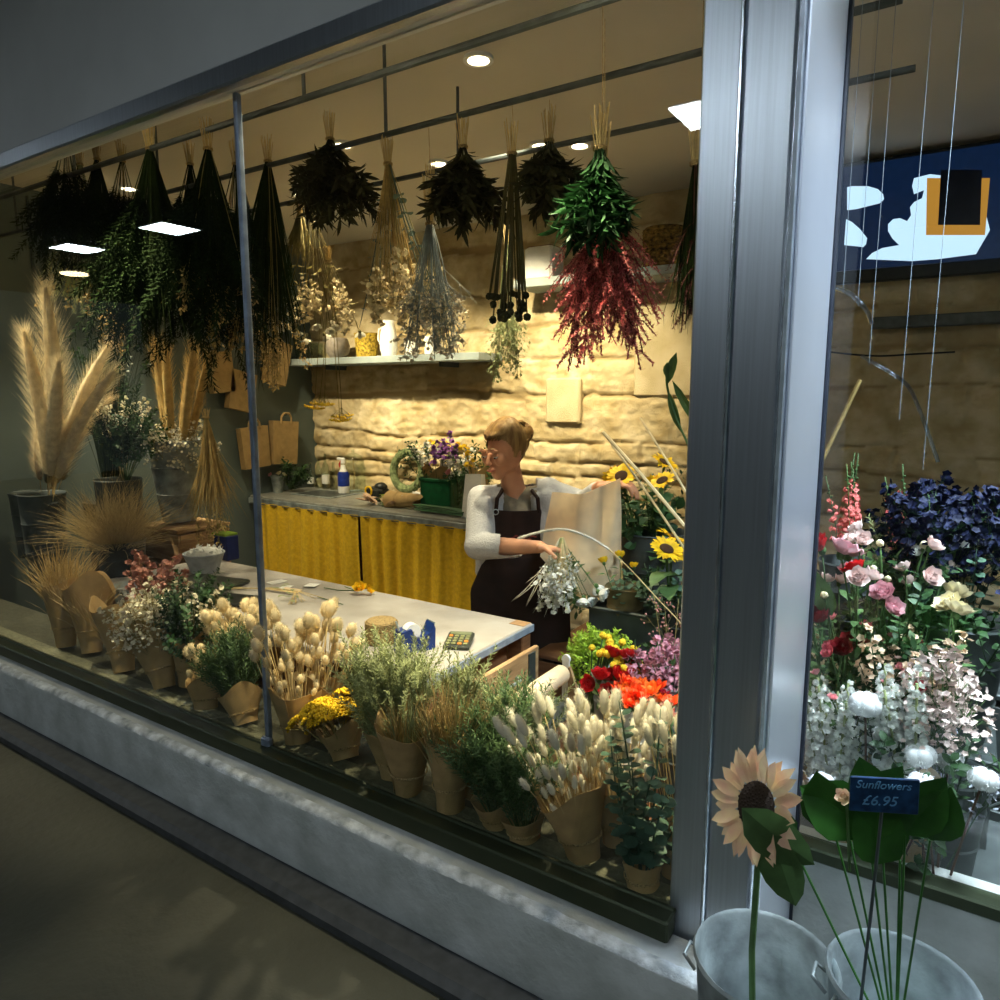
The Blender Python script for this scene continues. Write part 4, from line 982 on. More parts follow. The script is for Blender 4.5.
def hand(W, dirn, palm_n, side, curl):
    D = Vector(dirn).normalized(); N = Vector(palm_n); N = (N-D*N.dot(D)).normalized(); Xs = D.cross(N)*side
    for k in range(4): capsule(b, W+Xs*((k-1.5)*.017), W+D*.078+Xs*((k-1.5)*.019), .014, .011, 10)
    for k in range(4):
        p = W+D*.080+Xs*((k-1.5)*.020); l = (.9, 1.05, 1.0, .8)[k]*.030; d1 = (D+N*curl*.7).normalized(); d2 = (D*.5+N*curl*1.3).normalized(); d3 = (N*curl*1.4-D*.2*curl+D*(1-curl)*.6).normalized()
        q = p+d1*l*1.3; r = q+d2*l; e = r+d3*l*.8; capsule(b, p-D*.015, q, .0095, .009, 9); capsule(b, q, r, .009, .0082, 9); capsule(b, r, e, .0082, .0068, 9)
    p = W+D*.018-Xs*.026; q = p+(-Xs*.8+D*.7+N*.4).normalized()*.036; r = q+(D*.9+N*.6-Xs*.1).normalized()*.030; capsule(b, W+D*.005-Xs*.012, p, .013, .012, 9); capsule(b, p, q, .0115, .010, 9); capsule(b, q, r, .010, .0078, 9)
hand(RH, (.9, -.1, -.12), (.1, -.2, -1), 1, .8); hand(LH, (.75, -.3, .18), (.2, .0, -1), -1, .8)
fused('body', b, m_skin, per, .0045, 6)
# eyes, brows and lips
for s in (-1, 1):
    e = MB(); c = HC+fd*.080+fx*s*.030+fu*.006; e.ell(c, .0105, 12, 8); obj('eye', e, mat('eye_white', (.6, .55, .5), .3), per, True)
    e = MB(); e.ell(c+fu*.0045+fd*.001, (.0120, .0115, .0095), 12, 8); obj('eyelid', e, m_skin, per, True)
    e = MB(); e.ell(c+fd*.0075-fu*.006, .0038, 10, 6); obj('iris', e, m_apron, per, True)
    e = MB(); e.tube([HC+fd*.094+fx*s*.012+fu*.036, HC+fd*.092+fx*s*.03+fu*.042, HC+fd*.080+fx*s*.050+fu*.036], [.002, .0032, .001], 5); obj('eyebrow', e, m_hair, per, True)
e = MB(); e.tube([HC+fd*.090-fu*.051-fx*.022, HC+fd*.106-fu*.049-fx*.006, HC+fd*.106-fu*.049+fx*.006, HC+fd*.090-fu*.051+fx*.022], [.001, .0042, .0042, .001], 6); obj('lips', e, mat('lips', (.50, .14, .11), .45), per, True)
# hair swept back into a knot
h = MB(); h.ell(HC+Vector((.016, .016, .030)), (.084, .099, .108), 20, 14); h.ell(HC+Vector((.05, .045, .035)), (.062, .064, .070), 14, 10)
KN = HC+Vector((.082, .045, .068)); h.ell(KN, (.046, .045, .044), 14, 10)
hk = fused('hair_base', h, m_hair, None, .006, 4); hm = hk.data; bpy.data.objects.remove(hk)
def cutface(me):
    import bmesh
    bm = bmesh.new(); bm.from_mesh(me)
    dl = [v for v in bm.verts if (v.co-HC).dot(fd) > .030+.35*max(0, (v.co-HC).dot(fu)-.02) and (v.co-HC).dot(fu) < .062 or (v.co-HC).dot(fu) < -.030 and (v.co-HC).dot(fd) > -.03 or (v.co-HC).dot(fu) < -.075]
    bmesh.ops.delete(bm, geom=dl, context='VERTS'); bm.to_mesh(me); bm.free(); return me
hair = link('hair', cutface(hm), per); hm.name = 'hair'
rg = random.Random(4); h2 = MB()
for i in range(150):
    a = rg.uniform(-1.1, 1.3); st = HC+fd*(.060*math.cos(a))+fu*rg.uniform(.060, .085)+fx*math.sin(a)*.064; mid = HC+Vector((.022, .03, .112))+fx*math.sin(a)*.070-fd*.01; en = KN+rdir(rg)*.034
    h2.tube([st, st.lerp(mid, .5)+Vector((0, 0, .014)), mid, mid.lerp(en, .6)+Vector((0, 0, .012)), en], .0022, 4, False)
for i in range(45):
    a = rg.uniform(0, 6.28); q = Vector((math.cos(a), .3*math.sin(a), math.sin(a))); h2.tube([KN+q*.036+Vector((0, rg.uniform(-.04, .02), 0)), KN+Vector((q.z, q.y-.6, -q.x))*.043, KN-q*.036], .0025, 4, False)
obj('hair_strands', h2, m_hair, per, True)
obj('hair_clip', MB().box(HC+Vector((.062, -.045, .035)), (.008, .006, .06), bev=.002), m_white, per)
# tee, trousers
c = MB(); capsule(c, CH+Vector((0, 0, -.01)), PV+Vector((0, 0, .08)), .132, .122, flat=.78); capsule(c, RS+Vector((.03, 0, -.025)), LS+Vector((-.03, 0, -.028)), .048, .048); capsule(c, NK+Vector((0, .035, -.075)), CH+Vector((0, 0, -.01)), .082, .126, flat=.82)
fused('tee_shirt', c, m_tee, per, .007, 4)
c = MB(); capsule(c, PV+Vector((-.05, 0, .03)), PV+Vector((.05, 0, .03)), .135, .135)
for hp in (-.085, .085): kn = Vector((hp*1.05, 0, .46)); an = Vector((hp*1.1, .03, .12)); capsule(c, PV+Vector((hp, 0, -.02)), kn, .097, .075); capsule(c, kn, an, .075, .062)
fused('trousers', c, m_trs, per, .009, 4)
c = MB()
for hp in (-.085, .085): an = Vector((hp*1.1, .03, .08)); capsule(c, an+Vector((0, .03, -.038)), an+Vector((0, -.15, -.048)), .042, .034)
for v in c.v: v.z = max(v.z, .002)
fused('shoes', c, m_shoe, per, .006, 3)
# apron: one continuous sheet from bib to hem
NKz = NK.z
mb = MB(); NU, NV = 26, 34; zt = NK.z-.055; zb_ = .40
for th in (0, .006):
    for j in range(NV+1):
        f = j/NV; z = zt+(zb_-zt)*f
        hw = .098+.02*min(1, f*4) if z > 1.03 else .12+.085*min(1, (1.03-z)/.18)
        for i in range(NU+1):
            s = -1+2*i/NU; x = NK.x*(1-min(1, f*1.5))+s*hw
            bul = .125+.012*math.sin(f*3)+(.02 if z < 1.0 else 0)+.05*max(0, .9-z)
            y = .05-bul*math.sqrt(max(.05, 1-(s*.72)**2))-.012+th
            y += .010*math.sin(s*9+f*4)*max(0, f-.4)
            mb.v.append(Vector((x, y, z)))
W = NU+1; o_ = (NV+1)*W
for j in range(NV):
    for i in range(NU): a = j*W+i; mb.F(a, a+W, a+1+W, a+1); mb.F(o_+a, o_+a+1, o_+a+1+W, o_+a+W)
for i in range(NU): mb.F(i, i+1, o_+i+1, o_+i); a = NV*W+i; mb.F(a, o_+a, o_+a+1, a+1)
for j in range(NV): a = j*W; mb.F(a, o_+a, o_+a+W, a+W); a = j*W+NU; mb.F(a, a+W, o_+a+W, o_+a)
ap = obj('apron', mb, m_apron, per, True)
for s in (-1, 1):
    x = NK.x+s*.088; q = MB().tube([(x, -.055, zt-.01), (x-s*.006, -.07, zt+.05), (NK.x+s*.066, -.02, NKz+.012), (NK.x+s*.055, .06, NKz+.03)], .009, 6); obj('strap', q, m_apron, ap, True)
q = MB().tube([(NK.x-.088+.011*math.cos(i*PI/6), -.078, zt-.005+.011*math.sin(i*PI/6)) for i in range(13)], .0022, 6); obj('strap_ring', q, m_zinc, ap, True)
q = MB()
for i in range(9): q.leaf((NK.x-.03+i*.011, -.098-.002*(i % 2), 1.075+.006*math.sin(i)), (.9, 0, .3*math.sin(i*2)), .022, .008, (0, -1, 0), 0)
obj('printed_motif', q, mat('motif_red', (.35, .06, .04), .7), ap)
obj('waist_tie', MB().tube([(-.17, .05, 1.0), (-.12, -.06, .995), (0, -.095, .99), (.12, -.06, .995), (.17, .05, 1.0)], .007, 6), m_apron, ap, True)
# cardigan: back, open fronts, sleeves
c = MB()
capsule(c, RS+Vector((.015, .0, -.012)), RE, .058, .054); capsule(c, RE, RE.lerp(RH, .62), .058, .045)
capsule(c, LS+Vector((-.015, 0, -.012)), LE, .057, .050); capsule(c, LE, LE.lerp(LH, .75), .05, .036)
capsule(c, RS+Vector((.03, .03, -.01)), LS+Vector((-.03, .03, -.01)), .066, .066, flat=.8)
capsule(c, Vector((-.05+NK.x*.5, .085, 1.20)), Vector((-.06, .10, .86)), .10, .10, flat=.6); capsule(c, Vector((.07+NK.x*.3, .085, 1.20)), Vector((.06, .10, .86)), .10, .10, flat=.6)
for s_ in (-1, 1):
    S1 = RS if s_ < 0 else LS; capsule(c, Vector((NK.x+s_*.066, .035, NK.z-.005)), S1+Vector((-s_*.015, .01, -.004)), .042, .055)
    capsule(c, Vector((NK.x+s_*.078, -.005, NK.z-.025)), Vector((NK.x+s_*.125, -.050, NK.z-.20)), .034, .034); capsule(c, Vector((NK.x+s_*.125, -.050, NK.z-.20)), Vector((NK.x+s_*.14, -.03, .92)), .034, .036)
RP = px2(487, 505, -.055); capsule(c, RP+Vector((-.01, .03, 0)), Vector((RS.x+.035, .0, .98)), .046, .045); capsule(c, Vector((RS.x+.035, .0, .98)), Vector((RS.x+.045, -.01, .80)), .045, .040)
LP_ = px2(548, 500, -.045); capsule(c, LP_+Vector((.0, .03, 0)), Vector((.15, .02, .98)), .044, .05); capsule(c, Vector((.15, .02, .98)), Vector((.16, .03, .82)), .05, .04)
def cutneck(me):
    import bmesh
    bm = bmesh.new(); bm.from_mesh(me)
    dl = [v for v in bm.verts if abs(v.co.x-NK.x) < .050+.12*max(0, NK.z-v.co.z) and v.co.z > NK.z-.2 and v.co.y < .02 or (v.co-NK).length < .056 or v.co.z > NK.z+.03 and abs(v.co.x-NK.x) < .08
          or (v.co-(RE.lerp(RH, .62)+(RH-RE).normalized()*.03)).length < .0445 and (v.co-RE.lerp(RH, .62)).dot((RH-RE).normalized()) > .018]
    bmesh.ops.delete(bm, geom=dl, context='VERTS'); bm.to_mesh(me); bm.free(); return me
fused('cardigan', c, m_card, per, .007, 5, (cutneck,))
# ---- paper sheet held up, and the flowers in her hand (held: things of their own)
def W(p): return root + cR*p.x + Vector((-math.sin(YAW), math.cos(YAW), 0))*p.y + Vector((0, 0, p.z))
TLp = px2(552, 492, -.17); TRp = px2(620, 478, -.27); BRp = px2(622, 580, -.20); BLp = px2(540, 556, -.18); MIDb = px2(598, 615, -.20)
t = thing('wrapping_sheet', 'large cream paper sheet the florist holds around the flowers', 'paper', W(TRp)); base = W(TRp)
mb = MB(); NU, NV = 26, 26
nrm = Vector((.15, -1, 0)).normalized()
for th in (0, .0015):
    for j in range(NV+1):
        for i in range(NU+1):
            u_, v_ = i/NU, j/NV; a = TLp.lerp(TRp, u_); bt = (BLp*(1-u_)**2+MIDb*2*u_*(1-u_)+BRp*u_*u_); p = a.lerp(bt, v_)
            bul = -.075*math.sin(PI*u_)*(.4+.6*v_)+.018*math.sin(u_*11+v_*3)*(1-.4*v_)-.012*math.sin(v_*7+u_*5)
            sag = .022*math.sin(PI*u_)*(1-v_)
            p = p+Vector((0, bul+th, -sag)); mb.v.append(W(p)-base)
Wn = NU+1; o_ = (NV+1)*Wn
for j in range(NV):
    for i in range(NU): a = j*Wn+i; mb.F(a, a+Wn, a+1+Wn, a+1); mb.F(o_+a, o_+a+1, o_+a+1+Wn, o_+a+Wn)
for i in range(NU): mb.F(i, i+1, o_+i+1, o_+i); a = NV*Wn+i; mb.F(a, o_+a, o_+a+1, a+1)
for j in range(NV): a = j*Wn; mb.F(a, o_+a, o_+a+Wn, a+Wn); a = j*Wn+NU; mb.F(a, a+Wn, o_+a+Wn, o_+a)
obj('sheet', mb, m_kraft2, t, True)
HB = W(RH+Vector((.08, -.02, -.01))); t = thing('held_bouquet', 'white and green bouquet hanging head down from the florist\'s hand', 'bouquet', HB)
gr = [P_grass(s, .3, 18, m, .003, .22, .25, 2) for s, m in ((31, s_cream), (32, g_sage), (33, s_white))]
sp_ = [P_spray(s, .3, m_wht, g_sage, .0065, 9, 7, 'flower', .25) for s in (311, 312)]
d0 = (W(px2(558, 640, -.40))-HB); place_sprigs(t, Vector((0, 0, .05)), d0.normalized(), 26, .30, [gr[0], sp_[0], leafM[0], sp_[1], gr[2]], ('stem', 'blossoms'), (.62, .98), 3)
fw = [P_bloom(301, .3, .045, m_wht, 6, 8, 1.0, leaves=2), P_bloom(302, .3, .038, mat('petal_bluish_white', (.72, .77, .86), .6), 6, 8, 1.0, leaves=2)]
place_sprigs(t, Vector((0, 0, .03)), (W(px2(584, 600, -.38))-HB).normalized(), 5, .34, fw, ('stem', 'bloom'), (.60, .76), 5)

# ================================================================== BUNCHES ALONG THE WINDOW LEDGE
tz = [P_teasel(s) for s in (1, 2, 3)]; lag = [P_lagurus(s) for s in (1, 2, 3)]; nd = [P_needle(s) for s in (1, 2, 3)]
nds = [P_needle(s, .3, g_sage, .016, .0035, 110, 7, .0016) for s in (11, 12, 13)]; yar = [P_yarrow(s) for s in (1, 2)]
gt = [P_grass(s, .3, 30, s_tan, .0022, .10, .25, 1) for s in (1, 2)]; go = [P_grass(s, .3, 30, s_olive, .0022, .08, .2, 1) for s in (3, 4)]; gg = [P_grass(5, .3, 26, g_sage, .0024, .08, .12)]
gc = [P_grass(s, .3, 30, s_straw, .0022, .14, .4, 2) for s in (6, 7)]
sw = [P_spray(s, .3, s_white, s_olive, .0042, 9, 8, 'flower', .35) for s in (21, 22, 23)]
def LB(nm, lab, cat, ub, Yb, ut, vt, n, sp, pr, L0, names, h, r1, seed, sc=(.85, 1.1), br=.012, r0=.026, dy=.03):
    bunch(nm, lab, cat, ub, Yb, ut, vt, Yb+dy, n, sp, pr, L0, names=names, wr=(h, r0, r1) if h else None, seed=seed, sc=sc, br=br)
GC = ('grass_clump',); SB = ('stem', 'blossoms'); SS = ('stem', 'seed_head'); SP = ('sprig',)
bx = [P_leafy(s, .3, g_dark, .022, .014, 34, 7) for s in (31, 32, 33)]
LB('tall_grass_bunch', 'tall tan grass bunch at the far end of the window ledge', 'dried grass', 66, 1.29, 60, 545, 20, .16, gt+gc, .3, GC, .24, .07, 1)
LB('tall_grass_bunch', 'kraft wrapped wheat coloured grass, second from the far end of the ledge', 'dried grass', 92, 1.31, 88, 585, 18, .20, gt+gc, .3, GC, .26, .085, 2)
LB('tall_grass_bunch', 'low olive tan grass bunch between the wheat coloured one and the ivory sprays', 'dried grass', 124, 1.27, 116, 605, 16, .24, go+gt, .3, GC, .24, .08, 3)
LB('ivory_spray_bunch', 'kraft wrapped bunch of tiny ivory flowers on the window ledge', 'dried flowers', 165, 1.27, 146, 596, 40, .34, sw, .3, SB, .20, .08, 4)
LB('boxwood_bunch', 'dark green boxwood bunch beside the ivory sprays', 'foliage', 190, 1.33, 194, 582, 30, .34, bx+[sw[0]], .3, ('leaf_sprig', 'blossoms'), .18, .07, 5)
LB('teasel_bunch', 'small teasel bunch low in kraft, left of the deep green sprigs', 'dried flowers', 206, 1.25, 205, 652, 14, .32, tz, .36, SS, .09, .055, 6, (.5, 1.05))
LB('teasel_bunch', 'teasel bunch directly behind the deep green sprigs', 'dried flowers', 240, 1.36, 236, 614, 40, .36, tz, .36, SS, .17, .07, 7, (.68, 1.05))
LB('rosemary_bunch', 'deep green needle leaved bunch just left of the window joint', 'foliage', 246, 1.25, 228, 640, 36, .32, nd, .3, SP, .10, .06, 8)
LB('teasel_bunch', 'large tall bunch of pale teasels right of the window joint', 'dried flowers', 298, 1.26, 292, 620, 64, .36, tz, .36, SS, .15, .075, 9, (.42, 1.05), .024)
LB('teasel_bunch', 'teasel bunch standing beside the twine roll', 'dried flowers', 322, 1.34, 330, 622, 26, .30, tz, .36, SS, .16, .06, 10, (.6, 1.05))
LB('yarrow_bunch', 'flat headed bright yellow yarrow bunch in kraft on the ledge', 'dried flowers', 346, 1.265, 336, 700, 36, .70, yar, .3, ('stem', 'flower_head'), .08, .06, 11, (.72, 1.12))
LB('sage_green_bunch', 'big feathery sage green bunch before the tape dispenser', 'foliage', 395, 1.27, 392, 650, 44, .34, nds, .3, SP, .13, .075, 12)
LB('stipa_bunch', 'fine tan green grass in a kraft cone below the sage green bunch', 'dried grass', 408, 1.235, 408, 698, 20, .22, go+gg+gt, .3, GC, .18, .075, 13, dy=.0)
LB('stipa_bunch', 'fine tan grass in a narrow upright kraft sleeve', 'dried grass', 450, 1.235, 446, 685, 18, .20, gt+gg, .3, GC, .19, .052, 14, dy=0)
LB('stipa_bunch', 'short tan grass bunch in kraft near the open drawer', 'dried grass', 478, 1.31, 486, 692, 22, .30, gc+go, .3, GC, .17, .06, 15)
LB('green_spire_bunch', 'upright pale green spires in front of the wooden drawer', 'foliage', 462, 1.33, 462, 662, 10, .14, nds, .3, SP, 0, 0, 16)
LB('rosemary_bunch', 'deep green needle bunch left of the bunny tails, in kraft', 'foliage', 498, 1.245, 486, 728, 30, .38, nd, .3, SP, .06, .05, 17, dy=0)
LB('rosemary_bunch', 'taller grey green needle bunch behind the bunny tails', 'foliage', 520, 1.34, 516, 690, 26, .30, nd[:2]+nds[:1], .3, SP, .08, .05, 18)
LB('rosemary_bunch', 'deep green needle bunch lowest in the window beside the open kraft cone', 'foliage', 524, 1.235, 518, 750, 24, .40, nd, .3, SP, .05, .045, 23, dy=0)
LB('bunny_tail_bunch', 'large kraft cone of ivory bunny tail grass, leaning left', 'dried grass', 584, 1.245, 560, 727, 90, .42, lag, .33, SS, .15, .075, 19, (.42, 1.1), .016, dy=.01)
LB('bunny_tail_bunch', 'upright ivory bunny tail bunch behind the eucalyptus', 'dried grass', 618, 1.33, 612, 722, 84, .32, lag, .33, SS, .13, .06, 20, (.5, 1.05), .016)
LB('bunny_tail_bunch', 'bunny tail bunch pressed against the steel column', 'dried grass', 678, 1.30, 678, 738, 26, .22, lag, .33, SS, .12, .05, 21, (.7, 1.08))
LB('eucalyptus_bunch', 'dark round leaved eucalyptus in front of the bunny tails', 'foliage', 642, 1.235, 638, 722, 14, .36, [P_euc(s, .3, None, .015, 11) for s in (21, 22, 23)], .3, ('leaf_sprig',), .05, .035, 22, (.6, 1.08), dy=0)
t = thing('kraft_tube', 'rolled kraft cone lying open end out on the ledge corner', 'paper', col(470, 1.25, ZS)+Vector((0, 0, .0)));
wrap(t, Vector((.02, .04, .03)), Vector((.05, -.25, 1)), .09, .012, .03, 44)
# slate label by the stipa
t = thing('slate_tag', 'small black slate tag among the grasses', 'tag', at(476, 707, 1.44)); obj('slate', MB().box((0, 0, 0), (.05, .004, .035), Matrix.Rotation(-.5, 3, 'Y'), .001), m_black, t); obj('stick', MB().tube([(0, .003, 0), (0, .004, at(476, 707, 1.44).z*-1+ZS)], .002, 5), m_zincd, t)

# ================================================================== STANDS, BUCKETS AND FLOWERS BEHIND THE LEFT OF THE COLUMN
def bucket(name, lab, P, rb, rt, h, m, group=None, ears=True):
    t = thing(name, lab, 'bucket', P, group)
    mb = MB(); pf = [(.001, 0), (rb, 0)]
    for k in range(1, 9):
        f = k/9; r = rb+(rt-rb)*f; pf.append((r, h*f)); 
        if k in (3, 6): pf += [(r+.003, h*f+.004), (r, h*f+.008)]
    pf += [(rt, h-.004), (rt+.005, h), (rt+.002, h+.005), (rt-.003, h), (rb-.003, .006), (.001, .006)]
    mb.lathe(pf, 36); obj('body', mb, m, t, True)
    if ears:
        for s in (-1, 1): q = MB().tube([(s*(rt-.002), -.02, h-.05), (s*(rt+.018), -.015, h-.035), (s*(rt+.018), .015, h-.035), (s*(rt-.002), .02, h-.05)], .003, 6); obj('handle', q, m, t, True)
    return t
def crate_box(name, lab, cat, P, d, m, slats=3):
    t = thing(name, lab, cat, P); w_, de, h = d
    for k in range(slats):
        z = h*(k+.5)/slats; mb = MB()
        for s in (-1, 1): mb.box((0, s*(de/2-.006), z), (w_, .012, h/slats*.86), bev=.002)
        for s in (-1, 1): mb.box((s*(w_/2-.006), 0, z), (.012, de-.026, h/slats*.86), bev=.002)
        obj('slat', mb, m, t)
    obj('top_board', MB().box((0, 0, h+.008), (w_+.01, de+.01, .016), bev=.003), m, t)
    return t
crate_box('plant_stand', 'dark slatted stand carrying the bucket of orange blooms', 'stand', Vector((-.83, 1.86, 0)), (.62, .42, .50), m_chest)
crate_box('plant_stand', 'tall dark slatted stand under the sunflower buckets', 'stand', Vector((-.95, 2.62, 0)), (.85, .55, .62), m_chest)
ZB = .516
def inb(u, v, Y, h): p = at(u, v, Y); return p
P = col(635, 1.80, ZB); bucket('white_bucket', 'white enamel bucket of orange blooms', P, .048, .064, at(635, 704, 1.80).z-ZB, m_white)
org = P_bloom(41, .3, .032, m_org, 3, 7, .35, leaves=2, pw=.55); redb = P_bloom(42, .3, .033, m_red, 5, 7, .9)
bunch('orange_blooms', 'bright orange blooms in the white bucket', 'flowers', 0, 0, 640, 694, 1.80, 18, .34, [org, P_bloom(43, .3, .03, mat('petal_orange_red', (.85, .08, .015), .5, rnd=.1), 3, 7, .4, leaves=2, pw=.6)], .3, names=('stem', 'bloom'), base=P+Vector((0, 0, .13)), seed=30, sc=(.92, 1.06))
P = col(612, 2.0, ZB); bucket('zinc_bucket', 'zinc bucket of red ruffled blooms, behind the white bucket', P, .05, .068, .26, m_zinc)
bunch('red_blooms', 'round deep red ruffled blooms in the zinc bucket', 'flowers', 0, 0, 618, 678, 1.90, 14, .34, [redb], .3, names=('stem', 'bloom'), base=P+Vector((0, 0, .12)), seed=31, sc=(.9, 1.08))
P = col(680, 1.80, ZB); bucket('zinc_bucket', 'zinc bucket of dark red carnations against the steel column', P, .055, .08, .24, m_zincd)
bunch('carnations', 'dark red carnations low beside the steel column', 'flowers', 0, 0, 676, 706, 1.80, 9, .42, [P_bloom(44, .3, .022, mat('petal_crimson', (.42, .008, .03), .5, rnd=.2), 4, 8, .7, pw=.6)], .3, names=('stem', 'bloom'), base=P+Vector((0, 0, .1)), seed=32)
P = col(600, 2.2, ZB-.10); bucket('dark_bucket', 'dark bucket of lime green foliage beside the florist', P, .08, .10, .33, m_zincd)
lim = [P_spray(s, .3, g_lime, g_lime, .0055, 12, 9, 'leaf', .25) for s in (51, 52, 53)]
bunch('lime_foliage', 'bright lime green foliage bunch beside the florist', 'foliage', 0, 0, 597, 638, 2.15, 30, .42, lim, .3, names=('stem', 'leaves'), base=P+Vector((0, 0, .2)), seed=33, sc=(.8, 1.1))
m_crs = mat('craspedia_yellow', (.82, .55, .03), .8, rnd=.1)
bunch('craspedia_bunch', 'yellow ball flowers between the lime foliage and red blooms', 'flowers', 0, 0, 620, 653, 1.98, 34, .24, [P_ball(s, .3, .0115, m_crs, g_mid, .08, 40) for s in (1, 2)], .3, names=('stem', 'flower_head'), base=P+Vector((.05, -.2, .18)), seed=34, sc=(.93, 1.03))
wax = [P_spray(s, .3, mat('petal_dusty_pink', (.66, .30, .38), .6, rnd=.25, trans=.15), g_mid, .0058, 9, 9, 'flower', .35) for s in (61, 62, 63)]
P = col(668, 2.0, ZB); bucket('zinc_bucket', 'zinc bucket of pink waxflower behind the red carnations', P, .06, .085, .28, m_zinc)
bunch('waxflower_bunch', 'dusky pink waxflower bunch beside the column', 'flowers', 0, 0, 664, 648, 2.0, 26, .42, wax+[leafD[0]], .3, names=('stem', 'blossoms'), base=P+Vector((0, 0, .16)), seed=35, sc=(.85, 1.08))
# grey trough, sunflower buckets
p0 = at(590, 605, 2.36); t = thing('zinc_trough', 'long dark grey trough behind the lime foliage', 'trough', Vector((-.92, 2.42, .638)))
mb = MB(); zt = p0.z-.638; x0 = p0.x+.92
mb.box(((x0+.5)/2, -.06, zt/2), (.5-x0, .01, zt), bev=.002); mb.box(((x0+.5)/2, .10, zt/2), (.5-x0, .01, zt), bev=.002); mb.box((x0, .02, zt/2), (.01, .16, zt), bev=.002); mb.box((.5, .02, zt/2), (.01, .16, zt), bev=.002); mb.box(((x0+.5)/2, .02, .006), (.5-x0, .16, .012))
mb.box(((x0+.5)/2, -.066, zt-.006), (.5-x0+.02, .012, .012), bev=.003); obj('body', mb, m_zincd, t)
m_bb = mat('brown_clay', (.16, .12, .05), .6)
P = col(650, 2.72, .638); bucket('zinc_bucket', 'tall dark bucket of sunflowers below the stone wall', P, .10, .13, .46, m_zincd, ears=True)
bunch('sunflowers', 'sunflowers behind the florist\'s raised hand', 'flowers', 0, 0, 645, 466, 2.68, 4, .42, [sunY], .4, names=('stem', 'petals', 'disc'), base=P+Vector((0, 0, .20)), seed=36, sc=(.9, 1.02))
bunch('yellow_blooms', 'yellow ruffled blooms around the sunflowers', 'flowers', 0, 0, 628, 478, 2.66, 8, .50, [P_bloom(45, .3, .034, m_yel, 3, 9, .5, leaves=5, pw=.6), leafD[1]], .3, names=('stem', 'bloom'), base=P+Vector((0, 0, .22)), seed=37, sc=(.85, 1.05))
bunch('green_foliage', 'dark broad leaves among the sunflowers', 'foliage', 0, 0, 645, 490, 2.7, 9, .6, [P_leafy(s, .3, g_dark, .07, .045, 10, 3) for s in (41, 42)], .3, names=('leaf_sprig',), base=P+Vector((0, 0, .2)), seed=38)
P = col(624, 2.42, .70); bucket('clay_bucket', 'brown bucket of yellow roses standing in the trough', P, .055, .072, .24, m_bb, ears=False)
bunch('yellow_roses', 'yellow roses with grey green leaves in the brown bucket', 'flowers', 0, 0, 634, 562, 2.40, 7, .5, [P_bloom(46, .3, .026, m_yel, 4, 6), eucs[0], leafD[2]], .3, names=('stem', 'bloom'), base=P+Vector((0, 0, .12)), seed=39, sc=(.8, 1.0))
P = col(676, 2.42, .70); bucket('dark_bucket', 'dark bucket of side turned sunflowers against the column', P, .06, .08, .20, m_black, ears=False)
bunch('sunflowers', 'low sunflowers seen edge on against the steel column', 'flowers', 0, 0, 680, 548, 2.40, 4, .36, [sunY], .4, names=('stem', 'petals', 'disc'), base=P+Vector((0, 0, .10)), seed=40, sc=(.9, 1.1))
bunch('eucalyptus_sprigs', 'grey green eucalyptus sprigs under the low sunflowers', 'foliage', 0, 0, 655, 568, 2.36, 8, .5, eucs, .3, names=('leaf_sprig',), base=P+Vector((-.02, 0, .1)), seed=41)
bunch('pink_bud_sprig', 'thin twiggy stems with tiny pink buds before the trough', 'flowers', 0, 0, 665, 595, 2.15, 3, .2, [P_spray(71, .3, mat('bud_dusty', (.45, .20, .18), .7), s_olive, .0035, 6, 3, 'ball', .4)], .3, names=('stem', 'buds'), base=col(668, 2.1, .78), seed=42)
# arching plume and straight straws
def pathstem(name, lab, cat, pts, rad, m, plume=None):
    t = thing(name, lab, cat, pts[0]); q = [p-pts[0] for p in pts]; obj('stem', MB().tube(q, rad, 6), m, t, True)
    if plume:
        a, b_, r, mm = plume; mb = MB(); rg = random.Random(5); sub = q[a:b_]
        mb.tube(sub, [r*.5]*(len(sub)-1)+[r*.3], 7)
        for i in range(700):
            c, d = along(sub, rg.random()*.999); e = rdir(rg); mb.tri(c+e*r*.4, d+e*.6, r*1.3, .0014, rdir(rg))
        obj('plume', mb, mm, t)
    return t
def smooth(pts, k=5):
    out = []; n = len(pts)
    for i in range(n-1):
        p0, p1, p2, p3 = pts[max(i-1, 0)], pts[i], pts[i+1], pts[min(i+2, n-1)]
        for j in range(k):
            t = j/k; out.append(.5*((2*p1)+(p2-p0)*t+(2*p0-5*p1+4*p2-p3)*t*t+(3*p1-p0-3*p2+p3)*t**3))
    return out+[pts[-1]]
pl = smooth([col(702, 1.95, .86)]+[at(u, v, y) for u, v, y in ((687, 632, 1.93), (655, 596, 1.92), (625, 564, 1.9), (598, 542, 1.88), (568, 530, 1.86), (545, 531, 1.85), (519, 538, 1.84))])
pathstem('arching_grass', 'single pale grass plume arching in front of the paper sheet', 'dried grass', pl, .0016, s_straw, (18, 36, .0065, mat('plume_grey', (.72, .70, .60), .8)))
for i, (a, b_, lab) in enumerate((((700, 545, 2.2), (603, 432, 2.3), 'thick pale straw stalk crossing the sunflowers, longest of the pair'), ((692, 560, 2.2), (606, 436, 2.32), 'thinner pale straw stalk crossing the sunflowers just under its twin'), ((705, 525, 2.3), (640, 418, 2.45), 'straw stalk rising toward the smooth wall stone'))):
    pathstem('straw_stalk', lab, 'dried grass', smooth([at(*a), at((a[0]+b_[0])/2, (a[1]+b_[1])/2-2, (a[2]+b_[2])/2), at(*b_)]), .006 if i == 0 else .004, s_cream)
gl = [at(u, v, 2.4) for u, v in ((695, 470), (688, 445), (675, 415), (667, 385), (668, 365))]
